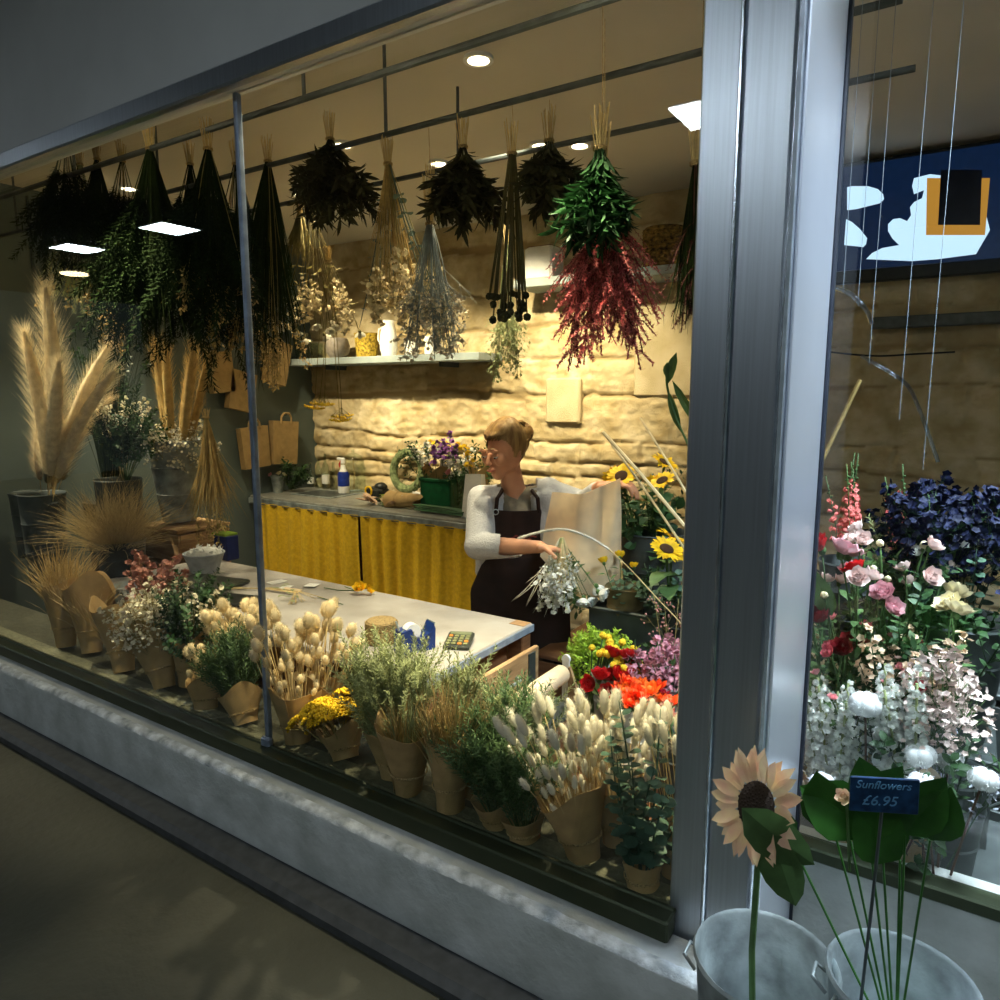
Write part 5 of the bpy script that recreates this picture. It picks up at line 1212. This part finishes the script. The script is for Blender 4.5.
t = pathstem('reed_grass', 'long green reed blades beside the column', 'foliage', smooth(gl), .004, g_mid); q = MB()
for (a, b_, w_) in (((667, 385), (676, 352), .035), ((668, 378), (667, 362), .03), ((672, 380), (700, 430), .03), ((668, 390), (680, 432), .03)): A = at(*a, 2.4)-gl[0]; B = at(*b_, 2.4)-gl[0]; q.leaf(A, B-A, (B-A).length, w_, (0, -1, 0), .05, (.8, 1, .8))
obj('blades', q, g_mid, t)
# ledge and smooth slab on the stone wall
def wall_block(lab, u0, v0, u1, v1, dep, m):
    a = at(u0, v0, YB-dep); b_ = at(u1, v1, YB-dep); t = obj('wall_stone', MB().box((0, 0, 0), (b_.x-a.x, dep+.02, a.z-b_.z), bev=.012), m); t.location = ((a.x+b_.x)/2, YB-dep/2, (a.z+b_.z)/2); t['kind'] = 'structure'; return t
m_pale = mat('pale_ashlar', (.66, .56, .36), .9, scale=8, c2=(.52, .42, .24), bump=.3)
o = wall_block('', 546, 378, 580, 424, .05, m_pale); o.name = 'trim_7'
o = wall_block('', 636, 305, 720, 397, .03, m_pale); o.name = 'trim_8'

# ================================================================== HANGING BUNCHES
dl = [P_leafy(s, .35, s_darkdry, .062, .015, 34, 6, .15, 1.5) for s in (61, 62, 63)]
dn = [P_needle(s, .35, mat('dried_forest', (.016, .030, .009), .9, spec=.05, rnd=.3), .03, .006, 90, 6) for s in (61, 62)]
dh = [P_grass(s, .35, 34, mat('dried_moss', (.018, .030, .008), .9, spec=.05, rnd=.3), .003, .12, .1, 1) for s in (63, 64)]
ds = [P_spray(s, .35, s_tan, s_olive, .006, 9, 6, 'leaf', .5) for s in (65, 66)]
dg = 'bunches drying on the rails'
H = [  # lab, u, Y, v_tie, v_bot, n, spread, protos, name
    ('dark feathery bunch hanging first from the far end of the rail', 66, 1.55, 140, 262, 14, .32, dn, 'herb_bunch'),
    ('dark bunch hanging second from the far end of the rail', 97, 1.9, 160, 268, 12, .32, dn+dh, 'herb_bunch'),
    ('longest dark green bunch of the far group, above the pale plumes', 150, 1.55, 150, 350, 26, .30, dn+dh[:1], 'herb_bunch'),
    ('dark bunch hanging just behind the longest dark one', 122, 1.9, 162, 290, 14, .30, dn, 'herb_bunch'),
    ('wispy dark green bunch hanging between the two long ones', 190, 1.9, 165, 300, 18, .28, dn+dn+dh[:1], 'herb_bunch'),
    ('dark green bunch ending in dull yellow buds, above the pale plumes', 208, 1.55, 150, 320, 24, .30, dn+ds[:1]+dn+dh[:1], 'herb_bunch'),
    ('long dark bunch hanging against the window joint', 236, 1.9, 165, 355, 22, .24, dn+dh[:1]+ds, 'herb_bunch'),
    ('long dark bunch with tan ends right of the window joint', 268, 1.9, 162, 372, 20, .17, dh+ds, 'herb_bunch'),
    ('olive and tan bunch hanging over the big pale pampas', 80, 1.9, 165, 318, 16, .26, nds+ds, 'herb_bunch'),
    ('dark wispy bunch hanging against the grey wall at the far end', 45, 2.2, 215, 330, 16, .34, dn+dh, 'herb_bunch'),
    ('short dark broad leaved bunch above the white dried flowers', 330, 1.9, 140, 226, 15, .62, dl, 'leafy_bunch'),
    ('dark blue green leafy bunch between the grey and the ball headed bunches', 463, 1.9, 148, 222, 12, .48, dl, 'leafy_bunch'),
    ('small dark leafy bunch above the square white planter', 549, 1.95, 142, 204, 9, .42, dl, 'leafy_bunch'),
]
for i, (lab, u, Y, vt, vb, n, sp, pr, nm) in enumerate(H):
    hang(nm, lab, 'dried bunch', u, Y, vt, vb, n, sp, pr, .35, names=('sprig', 'leaves'), group=dg, seed=50+i)
wf = P_bloom(81, .35, .026, s_white, 3, 6, .8, sm=s_olive, leaves=3); ws = [P_spray(s, .35, s_cream, s_olive, .007, 8, 5, 'flower', .45) for s in (82, 83)]
hang('white_rose_bunch', 'hanging bunch of cream dried roses in front of the glass jar', 'dried bunch', 312, 2.3, 215, 330, 18, .36, [wf, ws[0], wf, ws[1]], .35, names=('stem', 'bloom'), group=dg, seed=70, ub=322)
hang('straw_bunch', 'straw stemmed bunch flaring over white dried flowers left of the jug', 'dried bunch', 300, 2.3, 212, 262, 14, .25, [P_grass(84, .35, 26, s_olive, .003, .1, .1)], .35, names=('stem',), group=dg, seed=71)
hang('cream_flower_bunch', 'straw stemmed bunch with cream flowers hanging over the white jug', 'dried bunch', 388, 1.9, 165, 318, 22, .27, [ws[0], P_grass(85, .35, 14, s_tan, .003, .06, .1), ws[1], P_euc(86, .35, mat('dried_teal', (.10, .15, .13), .6, rnd=.3), .012, 7)], .35, names=('stem', 'blossoms'), group=dg, seed=72, ub=400)
gb = [P_spray(s, .35, mat('calyx_grey', (.60, .52, .38), .8, rnd=.3), mat('stem_blue_grey', (.25, .28, .27), .7), .0048, 8, 4, 'flower', .25, .42, .0024) for s in (87, 88, 89)]
hang('grey_seed_bunch', 'grey stemmed bunch with tiny papery heads over the long shelf', 'dried bunch', 430, 1.9, 225, 356, 26, .30, gb, .35, names=('stem', 'blossoms'), group=dg, seed=73, ends=.20, ub=434)
hang('ball_head_bunch', 'long dark stems ending in round black heads', 'dried bunch', 512, 1.9, 155, 304, 30, .13, [P_ball(s, .5, .012, s_darkdry, mat('stem_dark_olive', (.09, .08, .03), .7), .06, 50) for s in (3, 4, 5)], .5, names=('stem', 'flower_head'), group=dg, seed=74, sc=(.93, 1.12), ub=508)
hang('pale_grass_bunch', 'wispy pale green bunch hanging behind the round black heads', 'dried bunch', 508, 2.3, 245, 372, 14, .16, [P_spray(s, .35, g_sage, g_sage, .005, 10, 6, 'leaf', .35) for s in (90, 91)], .35, names=('stem', 'leaves'), group=dg, seed=75)
mr = mat('amaranth_pink', (.62, .17, .17), .7, rnd=.3, trans=.15); am = [P_amaranth(s, .35, mr, 11, .014, .0045) for s in (1, 2, 3)]; am2 = [P_amaranth(4, .35, mat('amaranth_wine', (.22, .03, .045), .7, rnd=.3))]
hang('red_plume_bunch', 'large bunch of dusky red plumes hanging head down', 'dried bunch', 602, 1.62, 165, 352, 34, .27, am+am2, .35, names=('stem', 'blossoms'), group=dg, seed=76, sc=(.75, 1.12), ub=607)
hang('green_leaf_bunch', 'fresh green leaves hanging over the top of the red plumes', 'dried bunch', 600, 1.55, 150, 240, 20, .30, [P_leafy(s, .35, mat('leaf_fresh', (.014, .055, .014), .5, rnd=.3, trans=.15), .06, .011, 30, 5, .2, 1.6) for s in (95, 96)], .35, names=('leaf_sprig',), group=dg, seed=77)
hang('dark_plume_bunch', 'narrow wine black bunch hanging against the steel column', 'dried bunch', 697, 1.62, 165, 325, 16, .10, [P_amaranth(5, .35, mat('amaranth_black', (.06, .012, .012), .7, rnd=.3)), dh[0]], .35, names=('stem', 'blossoms'), group=dg, seed=78)
hang('hanging_yarrow', 'yellow flat headed yarrow hanging below the long shelf', 'dried bunch', 328, 2.3, 262, 412, 5, .12, [P_yarrow(s, .3, .05) for s in (5, 6)], .3, names=('stem', 'flower_head'), group=dg, seed=79, sc=(.92, 1.05), ends=.08)

# ================================================================== FAR LEFT CORNER
crate_box('wooden_stool', 'rough wooden box under the tall zinc bucket', 'box', Vector((*at(186, 545, 2.2)[:2], .0)), (.34, .30, at(180, 522, 2.2).z-.018), m_crate, 6)
P = at(180, 520, 2.2); bucket('zinc_bucket', 'tall ribbed zinc bucket of pale wedge plumes', P, .085, .14, at(180, 441, 2.2).z-P.z, m_zinc)
wp = [P_plume(s, .5, .045, 900, mat('wedge_plume_tan', (.66, .48, .20), .8, rnd=.1, trans=.2), s_straw, .35, .06, .05, True, .0022) for s in (1, 2)]
bunch('wedge_plumes', 'tall tan plumes fanning from the zinc bucket', 'dried grass', 0, 0, 180, 350, 2.2, 7, .33, wp, .5, names=('stem', 'plume'), base=P+Vector((0, 0, .18)), seed=90, sc=(.95, 1.1), even=True)
bunch('white_bud_sprays', 'sprays of small white buds around the rim of the zinc bucket', 'dried flowers', 0, 0, 182, 425, 2.2, 16, .85, sw, .3, names=('stem', 'blossoms'), base=P+Vector((0, 0, .24)), seed=91, sc=(.9, 1.2))
t = hang('tan_statice_bunch', 'tan bunch hanging over the bucket rim toward the grey wall', 'dried bunch', 206, 2.12, 418, 545, 18, .14, [gt[0], ds[0], gt[1]], .35, names=('stem', 'blossoms'), seed=92, ub=216, zr=2.5, ends=.05)
P = col(118, 1.72, .78); ph = .24
crate_box('wooden_box', 'low dark box holding up the dark buckets at the far window end', 'box', Vector((P.x, P.y, 0)), (.75, .28, .74), m_zincd, 3)
bucket('black_bucket', 'black bucket under the wide feathery grass', col(125, 1.7, .757), .085, .10, .24, m_black)
fe = [P_grass(s, .4, 60, mat('feather_tan', (.60, .46, .22), .8, rnd=.12, trans=.25), .0014, .55, .5, 4) for s in (41, 42, 43)]
bunch('feather_grass', 'wide feathery tan grass spilling over the black bucket', 'dried grass', 0, 0, 108, 470, 1.66, 24, .85, fe, .4, names=('grass_clump',), base=col(118, 1.68, .95), seed=93, sc=(.62, .86), br=.03)
P = col(132, 1.55, .86); bucket('zinc_pot', 'small zinc pot in the shade below the feathery grass', col(133, 1.56, .72), .05, .065, .15, m_zinc, ears=False)
bunch('pink_dried_bunch', 'small bunch of dusty pink dried blooms by the zinc pot', 'dried flowers', 150, 1.5, 158, 556, 1.5, 12, .35, [P_spray(s, .3, mat('dusty_pink', (.45, .20, .15), .8, rnd=.3), s_olive, .008, 8, 5, 'flower', .35) for s in (101, 102)], .3, names=('stem', 'blossoms'), seed=94)
pg = [P_plume(s, .5, .05, 1300, mat('pampas', (.80, .62, .36), .85, rnd=.1, trans=.25), s_straw, .30, .085, .35, False, .0014) for s in (11, 12)]
P = col(40, 1.85, .80); bucket('dark_bucket', 'dark bucket of pampas at the far window end', col(38, 1.85, .76), .09, .11, .35, m_zincd)
pg2 = [P_plume(s, .5, .07, 2200, mat('pampas_pale', (.92, .78, .52), .85, rnd=.08, trans=.3), s_straw, .25, .10, .22, False, .0016) for s in (14, 15)]
bunch('pampas_bunch', 'big pale pampas plumes at the far window end', 'dried grass', 0, 0, 68, 325, 1.6, 5, .12, pg2, .5, names=('stem', 'plume'), base=col(50, 1.62, 1.1), seed=95)
bucket('dark_bucket', 'dark tall bucket of the big pale pampas', col(50, 1.62, .76), .08, .10, .42, m_zincd)
bunch('pampas_bunch', 'olive tan pampas plumes drooping below the pale ones', 'dried grass', 0, 0, 72, 385, 1.85, 6, .45, [P_plume(13, .5, .06, 1300, s_olive, s_straw, .3, .09, .3, False, .0016), pg[1]], .5, names=('stem', 'plume'), base=P+Vector((0, .05, .2)), seed=96)
bunch('speckled_foliage', 'dark foliage speckled with tiny white flowers beside the pampas', 'foliage', 0, 0, 128, 405, 1.95, 26, .55, [leafD[0], sw[1], dn[0], leafD[1], sw[2]], .3, names=('sprig', 'blossoms'), base=col(125, 1.95, 1.2), seed=97)
bucket('dark_bucket', 'dark tall bucket holding the speckled foliage', col(125, 1.95, .76), .09, .11, .46, m_zincd)
bunch('tall_dark_foliage', 'tall dark grasses standing behind the pampas', 'foliage', 0, 0, 108, 330, 2.1, 20, .32, dh+[leafD[2], ds[0]], .35, names=('sprig', 'leaves'), base=col(112, 2.1, 1.0), seed=98)
bucket('dark_bucket', 'dark bucket of tall grasses near the grey wall', col(112, 2.1, .60), .09, .11, .45, m_zincd)
crate_box('plant_stand', 'dark stand of tall grasses near the grey wall', 'stand', Vector((*col(112, 2.1, .6)[:2], 0)), (.3, .3, .58), m_zincd)

# ================================================================== RIGHT WINDOW
crate_box('plant_stand', 'low dark stand behind the right window glass', 'stand', Vector((.30, 1.86, 0)), (1.05, .46, .56), m_zincd)
crate_box('plant_stand', 'tall dark stand at the back of the right window', 'stand', Vector((.35, 2.42, 0)), (1.15, .46, .86), m_zincd)
ZL, ZH = .576, .876
def rbkt(lab, u, Y, z, h, rb=.07, rt=.09, m=m_zincd, name='dark_bucket'): P = col(u, Y, z); bucket(name, lab, P, rb, rt, h, m); return P
P = rbkt('dark bucket of pink snapdragons nearest the column', 845, 2.4, ZH, .26)
snp = [P_snap(s, .35, mat('snap_coral', (.85, .22, .20), .6, rnd=.15, trans=.2)) for s in (1, 2)]
bunch('snapdragons', 'coral snapdragons behind the glass nearest the column', 'flowers', 0, 0, 850, 455, 2.4, 6, .17, snp, .35, names=('stem', 'blossoms'), base=P+Vector((0, 0, .08)), seed=110, sc=(.82, 1.05))
P = rbkt('dark bucket of pink snapdragons beside the deep blue blooms', 905, 2.4, ZH, .26)
bunch('snapdragons', 'pink snapdragons beside the deep blue blooms', 'flowers', 0, 0, 908, 470, 2.4, 6, .2, snp, .35, names=('stem', 'blossoms'), base=P+Vector((0, 0, .08)), seed=111, sc=(.82, 1.05))
P = rbkt('large dark bucket of deep blue blooms', 942, 2.05, .80, .30, .09, .125); crate_box('plant_stand', 'small dark box under the deep blue blooms', 'stand', Vector((P.x, P.y, 0)), (.22, .22, .782), m_zincd)
bunch('blue_blooms', 'deep blue blooms with grey green leaves in the large dark bucket', 'flowers', 0, 0, 944, 496, 2.05, 24, .42, [P_spray(s, .35, mat('petal_navy', (.003, .006, .032), .7, rnd=.3), g_dark, .007, 10, 9, 'flower', .35, .6) for s in (141, 142)], .35, names=('stem', 'blossoms'), base=P+Vector((0, 0, .12)), seed=112)
bunch('leafy_collar', 'grey green leaves at the rim below the deep blue blooms', 'foliage', 0, 0, 935, 512, 2.0, 12, .6, [leafM[0], eucs[1], nds[0]], .3, names=('leaf_sprig',), base=P+Vector((0, -.02, .18)), seed=113, sc=(.7, .95))
P = rbkt('zinc bucket of light pink roses in the right window', 858, 1.88, ZL, .34, .07, .095, m_zinc, 'zinc_bucket')
lr = P_bloom(51, .3, .034, m_ltpk, 5, 7, .9); lr2 = P_bloom(52, .3, .026, mat('petal_blush', (.92, .70, .66), .6, rnd=.1, trans=.2), 4, 6, 1.0); bud = P_ball(9, .3, .010, m_crm, g_mid, .1, 10)
bunch('pink_roses', 'light pink roses with white buds behind the right window glass', 'flowers', 0, 0, 862, 550, 1.85, 24, .60, [lr, lr2, bud, lr2], .3, names=('stem', 'bloom'), base=P+Vector((0, 0, .16)), seed=114, sc=(.8, 1.05))
bunch('white_lisianthus', 'white buds and pale blooms right of the pink roses', 'flowers', 0, 0, 898, 545, 1.9, 14, .40, [lr2, bud, P_bloom(53, .3, .022, m_wht, 4, 6), leafD[0]], .3, names=('stem', 'bloom'), base=col(893, 1.9, .80), seed=115, sc=(.8, 1.05))
rbkt('zinc bucket of white buds beside the pink roses', 893, 1.9, ZL, .30, .065, .085, m_zinc, 'zinc_bucket')
bunch('red_carnation', 'dark red ruffled carnations against the column in the right window', 'flowers', 0, 0, 832, 562, 1.75, 4, .28, [redb], .3, names=('stem', 'bloom'), base=col(838, 1.78, .76), seed=116, sc=(.9, 1.1))
rbkt('dark bucket of red carnations close to the column', 838, 1.78, ZL, .22, .05, .065)
t = thing('broad_leaf', 'single broad green leaf below the red carnations', 'leaf', at(832, 616, 1.72)); q = MB(); A = at(818, 585, 1.7)-at(832, 616, 1.72); q.leaf((0, 0, 0), A, .12, .05, (0, -1, 0), .15, (.8, 1, .9, .5)); obj('leaf_blade', q, g_mid, t)
bunch('cream_roses', 'cream yellow roses at the far side of the right window', 'flowers', 0, 0, 935, 594, 1.78, 5, .35, [P_bloom(54, .3, .034, m_crm, 4, 7, .5), leafD[1]], .3, names=('stem', 'bloom'), base=col(940, 1.8, .78), seed=117)
rbkt('dark bucket of cream roses at the far side of the right window', 940, 1.8, ZL, .24, .06, .08)
bunch('green_foliage', 'dark foliage filling between the roses in the right window', 'foliage', 0, 0, 890, 600, 1.98, 20, .8, leafD+leafM, .3, names=('leaf_sprig',), base=col(888, 1.95, .78), seed=118, sc=(.8, 1.15), br=.08)
bunch('peach_spray', 'small peach and brown sprays below the cream roses', 'flowers', 0, 0, 905, 638, 1.76, 14, .40, [P_spray(s, .3, m_peach, g_dark, .005, 9, 6, 'flower', .4) for s in (111, 112)]+[leafD[2]], .3, names=('stem', 'blossoms'), base=col(905, 1.74, .74), seed=119, sc=(.8, 1.1))
rbkt('dark bucket of peach sprays in the right window', 905, 1.74, ZL, .20, .06, .08)
bunch('crimson_blooms', 'dark crimson blooms shaded against the column', 'flowers', 0, 0, 822, 632, 1.74, 7, .35, [P_bloom(55, .3, .03, mat('petal_dark_crimson', (.20, .005, .01), .6), 5, 8)], .3, names=('stem', 'bloom'), base=col(826, 1.76, .74), seed=120)
rbkt('dark bucket of crimson blooms against the column', 826, 1.72, ZL-.0, .14, .045, .055) if False else None
cr = [P_bloom(56, .3, .017, mat('petal_rose_coral', (.72, .12, .15), .55, rnd=.2, trans=.15), 5, 6), P_bloom(57, .3, .014, m_pk, 4, 6)]
bunch('coral_roses', 'small coral pink spray roses above the white stock', 'flowers', 0, 0, 842, 640, 1.74, 22, .5, cr, .3, names=('stem', 'bloom'), base=col(846, 1.76, .80), seed=121, sc=(.8, 1.1))
stk = [P_stock(s, .3, mat('stock_white', (.90, .91, .86), .6, rnd=.08, trans=.2), .0125, 38, .3) for s in (3, 4, 5)]
bunch('white_stock', 'kraft wrapped white stock spikes beside the column', 'flowers', 838, 1.63, 824, 682, 1.63, 9, .20, stk, .3, names=('stem', 'blossoms'), zb=ZL+.10, wr=(.16, .03, .07), seed=122, sc=(.85, 1.08))
bunch('white_stock', 'kraft wrapped white stock spikes right of the fluffy white bloom', 'flowers', 902, 1.63, 903, 674, 1.63, 9, .15, stk, .3, names=('stem', 'blossoms'), zb=ZL+.10, wr=(.20, .03, .075), seed=123, sc=(.85, 1.08))
bunch('beige_hydrangea', 'flat beige pink blossom cluster at the edge of the right window', 'flowers', 940, 1.68, 938, 668, 1.68, 5, .07, [P_spray(s, .3, mat('petal_beige_pink', (.78, .60, .55), .7, rnd=.15), g_mid, .0052, 11, 14, 'flower', .3, .7) for s in (121, 122)], .3, names=('stem', 'blossoms'), zb=ZL+.1, seed=124)
m_cot = mat('cotton_white', (.93, .93, .95), .9)
bunch('white_chrysanthemum', 'large fluffy white bloom in the middle of the right window', 'flowers', 868, 1.562, 865, 712, 1.562, 1, .02, [P_fluff(5, .3, .030, m_cot, 7)], .3, names=('stem', 'bloom'), zb=ZL+.1, seed=125, sc=(1, 1))
fl = [P_fluff(s, .3, .024, m_cot) for s in (1, 2)]
bunch('cotton_stems', 'white cotton bolls behind the price sign', 'cotton', 872, 1.56, 872, 768, 1.56, 4, .50, fl, .3, names=('stem', 'boll'), zb=ZL+.02, seed=126)
bunch('cotton_stems', 'cream cotton bolls at the edge of the right window', 'cotton', 935, 1.60, 934, 768, 1.60, 5, .30, fl, .3, names=('stem', 'boll'), zb=ZL+.02, seed=127)
bunch('dark_berry_sprigs', 'dark sprigs with tiny grey flowers by the cream cotton', 'foliage', 925, 1.64, 925, 725, 1.64, 10, .4, [leafD[0], P_spray(131, .3, mat('petal_grey_blue', (.40, .42, .50), .7), g_dark, .004, 8, 6, 'flower')], .3, names=('sprig', 'blossoms'), zb=ZL+.02, seed=128)
t = pot('glass_vase', 'clear glass vase below the pink snapdragons', 'vase', col(898, 2.12, .90), hollow(.04, .055, .24, .003), m_gl); crate_box('plant_stand', 'narrow dark box under the clear glass vase', 'stand', Vector((*col(898, 2.12, .9)[:2], 0)), (.14, .12, .88), m_zincd)
pathstem('straw_stalk', 'single straw stalk leaning behind the right window glass', 'dried grass', [at(794, 520, 2.0), at(827, 450, 2.0), at(860, 380, 2.0)], .0055, s_tan)
# lit screen on the stone wall
A = at(836, 272, 4.0); B = at(1000, 150, 4.0); x0 = A.x; z0 = A.z; x1 = 1.35; z1 = 2.74
t = thing('wall_screen', 'wall screen showing pale blue petals on navy with an orange frame', 'screen', ((x0+x1)/2, 4.0, (z0+z1)/2)); w_, h_ = x1-x0, z1-z0
obj('casing', MB().box((0, .02, -.02), (w_+.04, .05, h_+.08), bev=.006), m_black, t)
obj('screen_background', MB().box((0, -.008, 0), (w_, .006, h_)), mat('screen_navy', (.004, .015, .05), .3, emit=(.0015, .007, .026), es=1), t)
m_sb = mat('screen_pale_blue', (.3, .3, .3), .3, var=0, emit=(.50, .74, 1), es=.85)
def S(u, v): p = at(u, v, 3.985); return (p.x-(x0+x1)/2, p.z-(z0+z1)/2)
def poly(pts, y, m, nm='petal_shape', dd=.003):
    q = MB(); q.prism([S(*p) for p in pts], -.012-y, -.010-y+.0); obj(nm, q, m, t)
poly([(847, 187), (852, 186), (868, 186), (878, 189), (883, 194), (884, 199), (880, 203), (868, 206), (856, 209), (847, 210)], 0, m_sb)
poly([(846, 219), (852, 222), (860, 229), (867, 238), (866, 244), (863, 247), (855, 246), (844, 245)], 0, m_sb)
poly([(866, 259), (872, 253), (882, 248), (893, 246), (899, 245), (892, 238), (888, 231), (888, 224), (893, 219), (900, 218), (907, 221), (911, 215), (910, 207), (914, 202), (922, 198), (924, 190), (914, 194), (912, 186), (914, 178), (930, 174), (948, 176), (980, 190), (990, 230), (976, 254), (938, 259), (912, 261)], 0, m_sb)
m_so = mat('screen_orange', (.3, .2, .05), .3, var=0, emit=(.30, .14, .02), es=1)
poly([(927, 178), (926, 235), (985, 235), (990, 178)], .003, m_so, 'frame_shape'); poly([(941, 170), (938, 225), (980, 225), (982, 170)], .006, mat('screen_dark', (.004, .01, .03), .3), 'inner_shape')
# pipe / dado and cable on the dim wall behind
zz = at(880, 323, 4.02).z; t = thing('wall_conduit', 'grey boxed conduit along the stone wall below the screen', 'conduit', (.6, 4.03, zz)); obj('casing', MB().box((0, 0, 0), (2.1, .07, .055), bev=.005), mat('conduit_grey', (.10, .115, .11), .6), t)
cb = smooth([at(u, v, 4.0) for u, v in ((815, 350), (848, 354), (880, 356), (915, 354), (955, 352))]); t = thing('wall_cable', 'thin black cable sagging across the wall below the conduit', 'cable', cb[0]); obj('cable', MB().tube([p-cb[0] for p in cb], .005, 6), m_black, t, True)
# hanging threads behind the right glass
m_thr = mat('pale_thread', (.30, .36, .44), .5)
for u, v0, v1, lab in ((850, 190, 293, 'nearest the column'), (866, 190, 305, 'second from the column'), (882, 190, 365, 'third from the column, ending lower'), (918, 190, 420, 'fourth from the column'), (942, 250, 470, 'farthest from the column')):
    A = at(u, v0, 1.72); B = at(u-6*(v1-v0)/180, v1, 1.72); t = thing('hanging_thread', 'thin pale thread hanging behind the right glass, ' + lab, 'thread', Vector((A.x, A.y, 2.78)), 'threads in the right window'); zb2 = B.z-2.78
    obj('thread', MB().tube([(0, 0, 0), (0, 0, zb2)], .0006, 5), m_thr, t)
cp = smooth([at(u, v, 1.68) for u, v in ((836, 288), (852, 295), (866, 310), (872, 324))], 6)
cp2 = smooth([at(u, v, 1.68) for u, v in ((861, 356), (876, 364), (893, 374), (908, 386), (917, 404), (927, 430), (938, 462))], 6)
m_clr = glass_mat('clear_curve', (.80, .86, .95), .25)  # clear tubes added in place of pale, reflection-like lines in the glass
for c_, r_, lab in ((cp, .005, 'short added clear tube, a reflection-like line near the top of the right window'), (cp2, .004, 'long added clear tube, a reflection-like line curving down behind the right glass')):
    t = thing('clear_curve', lab, 'added curve', c_[0]); obj('curve', MB().tube([p-c_[0] for p in c_], r_, 8), m_clr, t, True)

# ================================================================== OUTSIDE, IN FRONT OF THE COLUMN
zp = .431
P = col(752, 1.02, zp); bucket('zinc_bucket', 'zinc bucket of cream sunflowers on the pavement before the column', P, .075, .10, .38, m_zinc)
T = at(757, 806, 1.02)
def sunf(T, face, r0, lab):
    st, pe, di = P_sunflower(7, .4, .062, mat('petal_sun_cream', (1, 1, 1)), mat('disc_dark', (0, 0, 0)), 2); face = Vector(face).normalized()
sf = P_sunflower(8, .4, .078, MATS['petal_sun_cream'], MATS['disc_dark'], 3)
t = thing('cream_sunflower', 'large cream sunflower turned sideways before the steel column', 'sunflower', T)
M = Matrix.Translation(Vector((0, 0, 0))) @ Vector((.55, 0, .83)).rotation_difference(Vector((-.45, -.62, .30))).to_matrix().to_4x4() @ Matrix.Translation(Vector((-.04, 0, -.4)))
link('petals', sf[1], t, M); link('seed_disc', sf[2], t, M)
obj('stem', MB().tube([Vector((0, .01, 0)), Vector((.0, .03, -.06)), Vector((.0, .02, -.25)), P-T+Vector((0, 0, .05))], .005, 7), g_mid, t, True)
q = MB(); q.leaf(Vector((-.01, -.05, .02)), Vector((.6, .05, -.40)), .12, .065, (0, -1, .3), .2, (.8, 1, .9, .6)); q.leaf(Vector((.03, -.03, -.02)), Vector((.2, -.1, -.5)), .10, .06, (0, -1, .3), .2, (.8, 1, .9, .6)); obj('leaves', q, g_mid, t)
P2 = col(880, 1.06, zp); bucket('zinc_bucket', 'zinc bucket of broad leaves behind the price sign', P2, .07, .095, .40, m_zinc)
t = thing('broad_leaves', 'broad dark green leaves around the price sign', 'foliage', P2+Vector((0, 0, .38))); q = MB(); m_bl = mat('broad_leaf_green', (.035, .13, .018), .45, var=.15, scale=20)
for (u0, v0, u1, v1, w_) in ((868, 830, 806, 790, .085), (880, 815, 862, 765, .06), (835, 835, 818, 780, .07), (905, 835, 940, 785, .06), (930, 840, 948, 795, .06), (850, 840, 895, 775, .07), (790, 840, 770, 812, .05), (900, 860, 860, 815, .08)):
    A = at(u0, v0, 1.07)-t.location; B = at(u1, v1, 1.04)-t.location; q.leaf(A, B-A, (B-A).length*1.05, w_, (0, -1, .6), .12, (.7, 1, .95, .6), .08); q.tube([Vector((0, 0, -.1)), A*.6+Vector((0, 0, -.04)), A], .0018, 5)
obj('leaves', q, m_bl, t)
for u, v, lab in ((836, 800, 'pale petal bud left of the price sign'),):
    t = thing('cream_bud', lab, 'flower', at(846, 797, 1.03)); q = MB(); bloom(q, (0, 0, 0), (-.3, -.8, .4), .013, 2, 5); obj('petals', q, MATS['petal_sun_cream'], t); obj('stem', MB().tube([(0, .004, 0), (.01, .02, -.12)], .002, 5), g_mid, t)
# the price sign
def txt(parent, s, size, x, z, m, name):
    c = bpy.data.curves.new(name, 'FONT'); c.body = s; c.size = size; c.extrude = .0003; c.align_x = 'LEFT'; c.shear = .25
    o = bpy.data.objects.new('tmp', c); COL.objects.link(o); dg = bpy.context.evaluated_depsgraph_get(); me = bpy.data.meshes.new_from_object(o.evaluated_get(dg)); bpy.data.objects.remove(o)
    me.materials.clear(); me.materials.append(m); k = link(name, me, parent, Matrix.Translation(Vector((x, -.0032, z))) @ Matrix.Rotation(PI/2, 4, 'X') ); return k
C = at(884, 795, .99); t = thing('price_sign', 'small blue chalk sign reading Sunflowers and a price', 'sign', C); t.rotation_euler = (0, -.03, .42)
obj('board', MB().box((0, 0, 0), (.083, .004, .048), bev=.001), mat('sign_blue', (.012, .05, .13), .6, var=.25, scale=60), t)
m_ch = mat('chalk_blue', (.16, .40, .66), .9); txt(t, 'Sunflowers', .0150, -.036, .010, m_ch, 'sign_words'); txt(t, '£6.95', .0190, -.028, -.013, m_ch, 'sign_price')
obj('stick', MB().tube([(0, .004, -.02), (0, .02, -.15), (0, P2.y-C.y, P2.z-C.z+.2)], .0022, 6), m_zincd, t)
